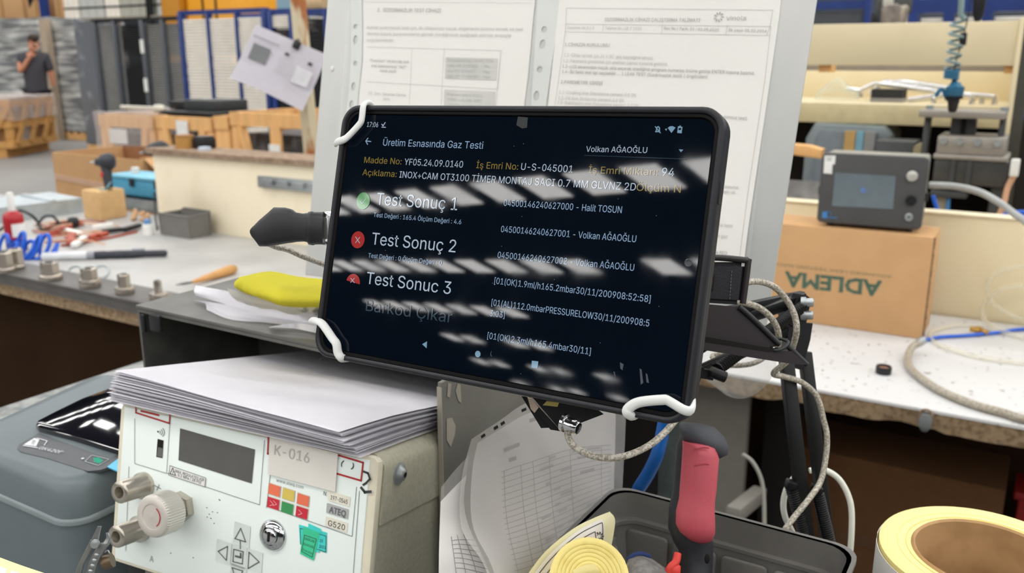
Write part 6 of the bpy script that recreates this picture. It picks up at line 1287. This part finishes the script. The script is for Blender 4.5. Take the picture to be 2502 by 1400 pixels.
for i in range(4):
    x0 = -hwB+.016+i*(2*hwB-.032)/4; x1 = x0+(2*hwB-.032)/4-.0045
    ob('wall_panel', G().prism(rrect(x0, x1, .012, bh-.029, .004, 3), dB_-.0138, dB_-.0095, 'y', .0014), m_bin, t, BB)
for s in (-1, 1):
    for i in range(3): 
        y0_ = .03+i*.095; a = s*(hwB-.0105); ob('wall_panel', G().box(min(a, a-s*.003), max(a, a-s*.003), y0_, y0_+.08, .012, bh-.03, .001), m_bin, t, BB)
bl = lambda x, y, z=.0: HZ(x, y, TZ+z)
# small label roll with peeled strip
c = P(1440, 1412, .575); ax = (c-CAMP).normalized(); ax = Vector((ax.x*.2-.05, -.72, .62)).normalized(); rr = .0262
rf = base(Vector((c.x, c.y, TZ+.05))); m_yel2 = mat('label_liner', (240,222,140), .55, var=.04); m_yeld = mat('label_liner_edge', (236,218,134), .6, vs=80, rgb2=(222,196,100), lo=.5, hi=.8)
t = thing('label_roll', 'small nearly used roll of cream labels in the bin', 'roll', rf)
c = c-ax*.0
ob('roll_body', G().lathe([(rr*.5,-.055),(rr,-.055),(rr*1.0,-.001),(rr*.97,0),(rr*.4,-.0008)], c, ax, 40), m_yel2, t)
for i in range(6): 
    r_ = rr*(.9-.1*i); ob('wound_layer', G().lathe([(r_-rr*.085,0),(r_-rr*.08,.0002),(r_,.0003),(r_+.0004,-.0002)], c, ax, 36, False), m_yeld, t)
ob('liner_tongue', G().patch([[P(1400,1392,.57),P(1430,1380,.568),P(1452,1378,.57)],[P(1404,1412,.566),P(1438,1398,.562),P(1464,1392,.566)],[P(1420,1440,.57),P(1450,1430,.568),P(1476,1420,.57)]], 4, 4, .0004), mat('pale_liner', (244,236,180), .5), t)
rw = [[(1270,1430,.585),(1330,1350,.60),(1400,1292,.615),(1450,1266,.625),(1490,1250,.632)],[(1300,1440,.59),(1352,1372,.60),(1410,1318,.612),(1455,1292,.62),(1503,1272,.63)],[(1350,1470,.595),(1390,1400,.60),(1430,1360,.61),(1460,1340,.617),(1494,1336,.625)]]
ev3 = surf(rw); t = thing('label_strip', 'peeled cream label strip with black frame lines and flower emblem', 'label', base(P(1420, 1350, .6)))
sb = ob('liner_strip', patch_of(ev3, 0, 1, 0, 1, 0, 16), mat('liner_cream', (224,220,178), .6), t, W, 80); lb = ob('white_label', patch_of(ev3, .08, .86, .2, 1, .0008, 14), mat('label_white', (226,222,216), .5), t, W, 80)
for b, a in ((.36,.84),(.56,.74),(.72,.70)): rule(ev3, lb, ((.1,b),(a,b)), .0006, m_ink, .0014); rule(ev3, lb, ((a,b),(a,1)), .0006, m_ink, .0014)
for i in range(9):
    an = i*2*math.pi/9; c2 = ev3(.79,.72)-_F*.0016; cx_ = math.cos(an); sx_ = math.sin(an); u_ = _R*cx_+_U*sx_; v_ = -_R*sx_+_U*cx_
    ob('emblem_petal', G().poly([c2+u_*.0012-v_*.0003, c2+u_*.0028-v_*.0006, c2+u_*.0034, c2+u_*.0028+v_*.0006, c2+u_*.0012+v_*.0003]), m_ink, lb, W, smooth=False)
# glove
gf = base(P(1590, 1400, .585)); t = thing('work_glove', 'grey knitted glove with blue cuff edge lying in the bin', 'glove', gf)
gl = [[P(x, y, d) for x, y, d in r] for r in ([(1536,1366,.60),(1560,1358,.602),(1585,1360,.604)],[(1530,1392,.585),(1575,1372,.588),(1622,1384,.596)],[(1540,1425,.57),(1590,1405,.575),(1650,1410,.59)],[(1560,1470,.565),(1610,1450,.57),(1670,1450,.585)])]
ob('palm', G().patch(gl, 6, 6, .010, .0008, 90), mat('knit_grey', (176,174,172), .95, vs=160, rgb2=(150,148,146), lo=.4, hi=.6, bump=.4, bs=400), t, W, 70)
ob('cuff_edge', G().tube([P(1534,1368,.60),P(1548,1357,.601),P(1566,1353,.602),P(1588,1360,.604)], .0017, 8, 4), mat('cuff_blue', (40,56,104), .9), t)
for i in range(4): 
    a = P(1575+i*24, 1440-i*4, .572+i*.005); ob('finger', G().tube([a, a+Vector((.003,-.01,-.016)), a+Vector((.005,-.018,-.03))], .007, 10, 4), MATS['knit_grey'], t, W, 60)
# red-gripped hand tool
dT = .62; S = dT/FPX
def sec(xc, yc, wd, dd=0., fl=.9, n=18, tilt=0.): 
    c = P(xc, yc, dT+dd); r = wd/2*S; return [c+(_R*math.cos(a)+_U*tilt*math.cos(a))*r*(abs(math.cos(a))**-.15 if abs(math.cos(a)) > .05 else 1)+_F*r*fl*math.sin(a) for a in [2*math.pi*k/n+.0001 for k in range(n)]]
tf = base(Vector((P(1690,1400,dT).x, P(1690,1400,dT).y, TZ+.005))); t = thing('red_grip_tool', 'hand tool with red rubber grip and black cap standing in the bin', 'hand tool', tf)
m_tb = mat('tool_black_rubber', (40,42,48), .45, var=.2, vs=14); m_tr = mat('red_rubber', (190,82,94), .5, vs=9, rgb2=(172,64,76), lo=.45, hi=.75, bump=.05)
ob('core_body', G().loft([sec(1706,1062,84,.006),sec(1698,1090,92,.006),sec(1694,1150,94,.006),sec(1690,1200,92,.006),sec(1682,1240,96,.006),sec(1684,1290,104,.004),sec(1694,1325,96,.004),sec(1700,1345,84,.003),sec(1698,1400,84,.0),sec(1694,1500,84,-.01),sec(1690,1600,80,-.02)]), m_tb, t, W, 60)
g = G(); g.loft([sec(1702,1035,36,.004,.6,tilt=-.1),sec(1706,1039,84,.004,.8,tilt=-.15),sec(1715,1052,110,.002,.8,tilt=-.28),sec(1720,1070,120,.0,.8,tilt=-.36),sec(1720,1086,114,.0,.8,tilt=-.42),sec(1712,1100,92,.002,.8,tilt=-.42),sec(1704,1112,56,.004,.7,tilt=-.3)]); ob('end_cap', g, mat('scuffed_rubber', (66,68,74), .6, vs=26, rgb2=(104,106,110), lo=.5, hi=.72), t, W, 60)
gp = ob('rubber_grip', G().loft([sec(1702,1078,58,-.004),sec(1708,1086,80,-.008,.8,tilt=-.2),sec(1712,1110,88,-.008,.8,tilt=-.2),sec(1709,1150,88,-.008),sec(1706,1190,88,-.009),sec(1703,1220,86,-.009),sec(1699,1250,92,-.01),sec(1699,1280,94,-.01),sec(1704,1300,84,-.009),sec(1712,1318,56,-.007),sec(1716,1326,24,-.005)]), m_tr, t, W, 70)
for y in (1097, 1137, 1182, 1228): 
    pts = [P(1696+i*12, y+3*math.cos(i*1.3)-3+i, dT-.0188) for i in range(4)]; ob('grip_ridge', G().tube(pts, .0005, 5, 4), mat('ridge_red', (166,58,72), .6), gp)
ob('trigger_slot', G().blob(P(1728,1365,dT-.019), (.002,.0012,.004), 2), m_dark, t)
t = thing('red_lanyard', 'knotted bright red cord tied low on the hand tool', 'cord', base(P(1648, 1400, .60)))
m_rcord = mat('bright_red_cord', (214,62,52), .5)
ob('cord_strand', G().tube([P(1656,1352,.595),P(1652,1372,.592),P(1640,1384,.59),P(1634,1400,.59),P(1640,1440,.59)], .0026, 8, 5), m_rcord, t); ob('cord_strand', G().tube([P(1654,1360,.598),P(1648,1382,.596),P(1654,1400,.594),P(1658,1440,.594)], .0024, 8, 5), m_rcord, t); ob('cord_knot', G().blob(P(1646,1392,.592), .005, 2, .001, 200), m_rcord, t)
# big label roll
rc_ = ROOM.moved(.002, .666, TZ); ro, ri, rh = .0735, .048, .112
t = thing('large_label_roll', 'large roll of cream-backed white labels with brown core', 'roll', rc_)
m_ly = mat('liner_edge_yellow', (246,228,152), .6, vs=5, rgb2=(240,214,124), lo=.5, hi=.8)
g = G(); g.loft([[(r*math.cos(a), r*math.sin(a), z) for a in [2*math.pi*i/64 for i in range(64)]] for r, z in ((ro-.001,.0),(ro-.001,rh-.001),(ro-.003,rh),(ri+.0025,rh-.001),(ri+.0025,.0))], cap=False, closed=True); ob('wound_liner', g, m_ly, t, rc_, 40)
for k in range(5):
    a0_ = math.radians(130+k*58); g = G(); n = 14; am = [a0_+math.radians(52)*i/n for i in range(n+1)]
    g.loft([[((ro+.0001)*math.cos(a), (ro+.0001)*math.sin(a), .003), ((ro+.0006)*math.cos(a), (ro+.0006)*math.sin(a), .003), ((ro+.0006)*math.cos(a), (ro+.0006)*math.sin(a), rh-.004), ((ro+.0001)*math.cos(a), (ro+.0001)*math.sin(a), rh-.004)] for a in am]); ob('white_label', g, mat('label_paper', (224,222,216), .45), t, rc_, 40)
g = G(); g.loft([[(r*math.cos(a), r*math.sin(a), z) for a in [2*math.pi*i/48 for i in range(48)]] for r, z in ((ri+.0024,.0),(ri+.0024,rh-.001),(ri+.001,rh+.001),(ri-.0005,rh-.0006),(ri-.0005,.0))], cap=False, closed=True); ob('cardboard_core', g, mat('brown_core', (184,148,104), .8, vs=40, rgb2=(168,132,90), lo=.45, hi=.65), t, rc_, 40)
for r_ in (.054, .060, .066): ob('wound_line', G().tube([(r_*math.cos(a), r_*math.sin(a), rh-.0006) for a in [2*math.pi*i/40 for i in range(40)]], .0003, 4, 1, True), mat('liner_line', (224,200,116), .6), t, rc_)
# ---------------------------------------------------------------- label printer
PF = ROOM.moved(-.668, .385, TZ); pw, pd_, ph = .20, .168, .115
m_pr1 = mat('printer_grey', (96,106,110), .38, var=.03); m_pr2 = mat('printer_dark', (66,70,74), .4)
t = thing('label_printer', 'slate grey label printer with glossy black lid window beside the tester', 'printer', PF)
def rring(x0, x1, y0, y1, z, r, tz=0.): return [(x, y, z+tz*(y-y0)) for x, y in rrect(x0, x1, y0, y1, r, 5)]
ob('lower_body', G().loft([rring(-pw, 0, 0, pd_, 0, .02), rring(-pw, 0, 0, pd_, .072, .024)]), m_pr1, t, PF, 50)
ob('seam_band', G().loft([rring(-pw-.002, .002, -.002, pd_, .0705, .026, .02), rring(-pw-.002, .002, -.002, pd_, .074, .026, .02), rring(-pw, .0, 0, pd_, .076, .024, .02)]), mat('seam_grey', (120,130,132), .3), t, PF, 50)
ob('lid', G().loft([rring(-pw, 0, 0, pd_, .076, .024, .02), rring(-pw+.002, -.002, .003, pd_, .098, .024, .03), rring(-pw+.007, -.007, .010, pd_, .107, .022, .06), rring(-pw+.014, -.014, .02, pd_-.004, .110, .02, .12)]), m_pr1, t, PF, 50)
LT = Fr(PF.w(0, .02, .110), PF.M.to_3x3()@Vector((1,0,0)), PF.M.to_3x3()@Vector((0,-.1,1)))   # plane of the sloping lid top
def lt(pts, z=.0): return [tuple(LT.hz(x, y, z)) for x, y in pts]
def ltprism(name, pts, z0, z1, m, p, bev=0.): 
    q = [(a, b) for a, b, c in lt(pts, z1)]; return ob(name, G().prism(q, z0, z1, 'z', bev), m, p, LT, 40)
ltprism('control_plate', spline([(42,1094),(60,1078),(104,1054),(200,1085),(300,1110),(286,1130),(245,1149),(215,1151),(120,1120),(48,1104)], 3, True) and [(42,1096),(46,1086),(100,1055),(200,1084),(300,1112),(290,1132),(246,1148),(214,1151),(120,1121),(50,1104)], -.002, .0006, m_pr2, t)
ltprism('lid_window', [(86,1036),(92,1026),(130,1006),(200,972),(265,948),(330,960),(330,1110),(290,1100),(180,1066),(95,1044)], -.002, .006, mat('gloss_black', (12,13,20), .06, coat=.6), t, .002)
ltprism('blue_sticker', [(262,1140),(300,1112),(312,1130),(290,1152)], -.0004, .0009, mat('sky_blue_sticker', (96,190,226), .5), t)
LTr = lambda x, y: LT.hz(x, y, .001)
def ltline(pts, wd, m, nm='print_line', z=.0012):
    g = G(); P3 = [LT.hz(x, y, z) for x, y in pts]
    for a, b in zip(P3, P3[1:]):
        d = (b-a).normalized(); s_ = d.cross(Vector((0,0,1)))*wd/2; g.poly((a-s_, b-s_, b+s_, a+s_))
    return ob(nm, g, m, t, LT, smooth=False)
m_pw = mat('print_white', (210,214,216), .5)
LX = Fr(LT.w(0,0,0), LT.M.to_3x3()@Vector((1,0,0)), LT.M.to_3x3()@Vector((0,1,0)))  # writing lies flat: its up is away from the viewer
text('model_writing', 'GK420t', (92,1097), (144,1108), 9, m_pw, t, LX.moved(0,-.0012,0), y=-.0003); text('trade_mark', 'TM', (147,1103), (154,1105), 3, m_pw, t, LX.moved(0,-.0012,0), y=-.0003, res=1)
for pts in ([(58,1086),(84,1070),(96,1074),(88,1090)],[(74,1085),(80,1074),(88,1076),(84,1088)]): ltprism('logo_block', pts, .0006, .001, m_pw, t)
ltline([(90,1070),(115,1077),(108,1088)], .0008, m_pw); ltline([(56,1088),(92,1094)], .001, m_pw); ltline([(208,1127),(224,1112),(266,1122),(240,1137),(208,1127)], .0008, mat('button_frame', (150,156,158), .4)); ltprism('status_light', [(228,1118),(240,1117),(252,1124),(244,1132),(230,1128)], .0006, .001, em('led_green', (70,170,140)), t); ltprism('feed_button', [(212,1126),(225,1113),(263,1122),(240,1135)], .0004, .0008, mat('button_dark', (30,40,44), .3), t)
ltline([(200,1119),(204,1121)], .002, m_pw)
# label sheet coming out at the bottom corner
t = thing('label_sheet', 'cream liner with white labels curling before the printer', 'label', base(P(30, 1420, .5)))
rw = [[(-40,1345,.56),(0,1362,.555),(60,1384,.55),(120,1404,.545)],[(-60,1400,.545),(-10,1415,.54),(50,1430,.535),(105,1445,.53)],[(-80,1480,.53),(-20,1490,.525),(40,1500,.52),(90,1510,.515)]]
ev4 = surf(rw); sb = ob('liner', patch_of(ev4, 0, 1, 0, 1, 0, 12), mat('liner_pale_yellow', (236,230,160), .5), t, W, 80)
for a0_, a1_ in ((.05,.46),(.52,.95)): lb = ob('white_label', patch_of(ev4, a0_, a1_, .2, .9, .0006, 8), mat('label_white', (226,222,216)), t, W, 80); rule(ev4, lb, ((a0_+.2,.45),(a0_+.36,.45)), .0028, m_ink, .001, 'label_print', 4); rule(ev4, lb, ((a0_+.1,.62),(a0_+.33,.62)), .0022, m_ink, .001, 'label_print', 4)
# pliers between printer and tester
dL = .575; t = thing('pliers', 'worn steel pliers standing jaws-up between printer and tester', 'pliers', base(P(222, 1420, dL)))
m_pl = mat('plier_steel', (150,152,152), .32, .8, var=.2, vs=40)
pp = lambda x, y, d=0.: P(x, y, dL+d)
def bars(name, pts, rw_): 
    S_ = dL/FPX; g = G(); rings = []
    for i, (x, y, w_) in enumerate(pts):
        c = pp(x, y); r = w_/2*S_; rings.append([c+_R*a*r+_F*b*r*.8 for a, b in ((-1,-.6),(-.6,-1),(.6,-1),(1,-.6),(1,.6),(.6,1),(-.6,1),(-1,.6))])
    g.loft(rings); return ob(name, g, m_pl, t, W, 30)
bars('long_handle', [(180,1450,14),(192,1400,14),(199,1378,13),(210,1358,15),(222,1335,16),(231,1318,17)], 1); bars('ridged_handle', [(206,1450,22),(221,1400,22),(230,1372,22),(240,1352,22),(250,1336,24),(258,1326,20)], 1)
bars('straight_jaw', [(231,1322,16),(235,1310,14),(239,1298,11),(243,1286,9)], 1); bars('hooked_jaw', [(254,1332,22),(262,1322,14),(266,1312,11),(263,1302,8)], 1)
for i in range(5): ob('ridge', G().blob(pp(216+i*5, 1408-i*13, -.004), (.002,.001,.0014), 1), m_steel, t)
ob('pivot_screw', G().lathe([(.001,0),(.003,0),(.0028,.002),(.001,.0024)], pp(234,1328,-.003), -_F, 12), m_steel, t); ob('adjusting_wheel', G().lathe([(.002,-.003),(.005,-.003),(.005,.003),(.002,.003)], pp(264,1372,.004), (1,.2,.3), 16, jag=.08), mat('brown_steel', (110,94,74), .4, .6), t)
ob('spring_wire', G().tube([pp(262,1366,.004),pp(268,1356,.004),pp(264,1345,.004),pp(257,1350,.004)], .0006, 5, 3), m_pl, t)
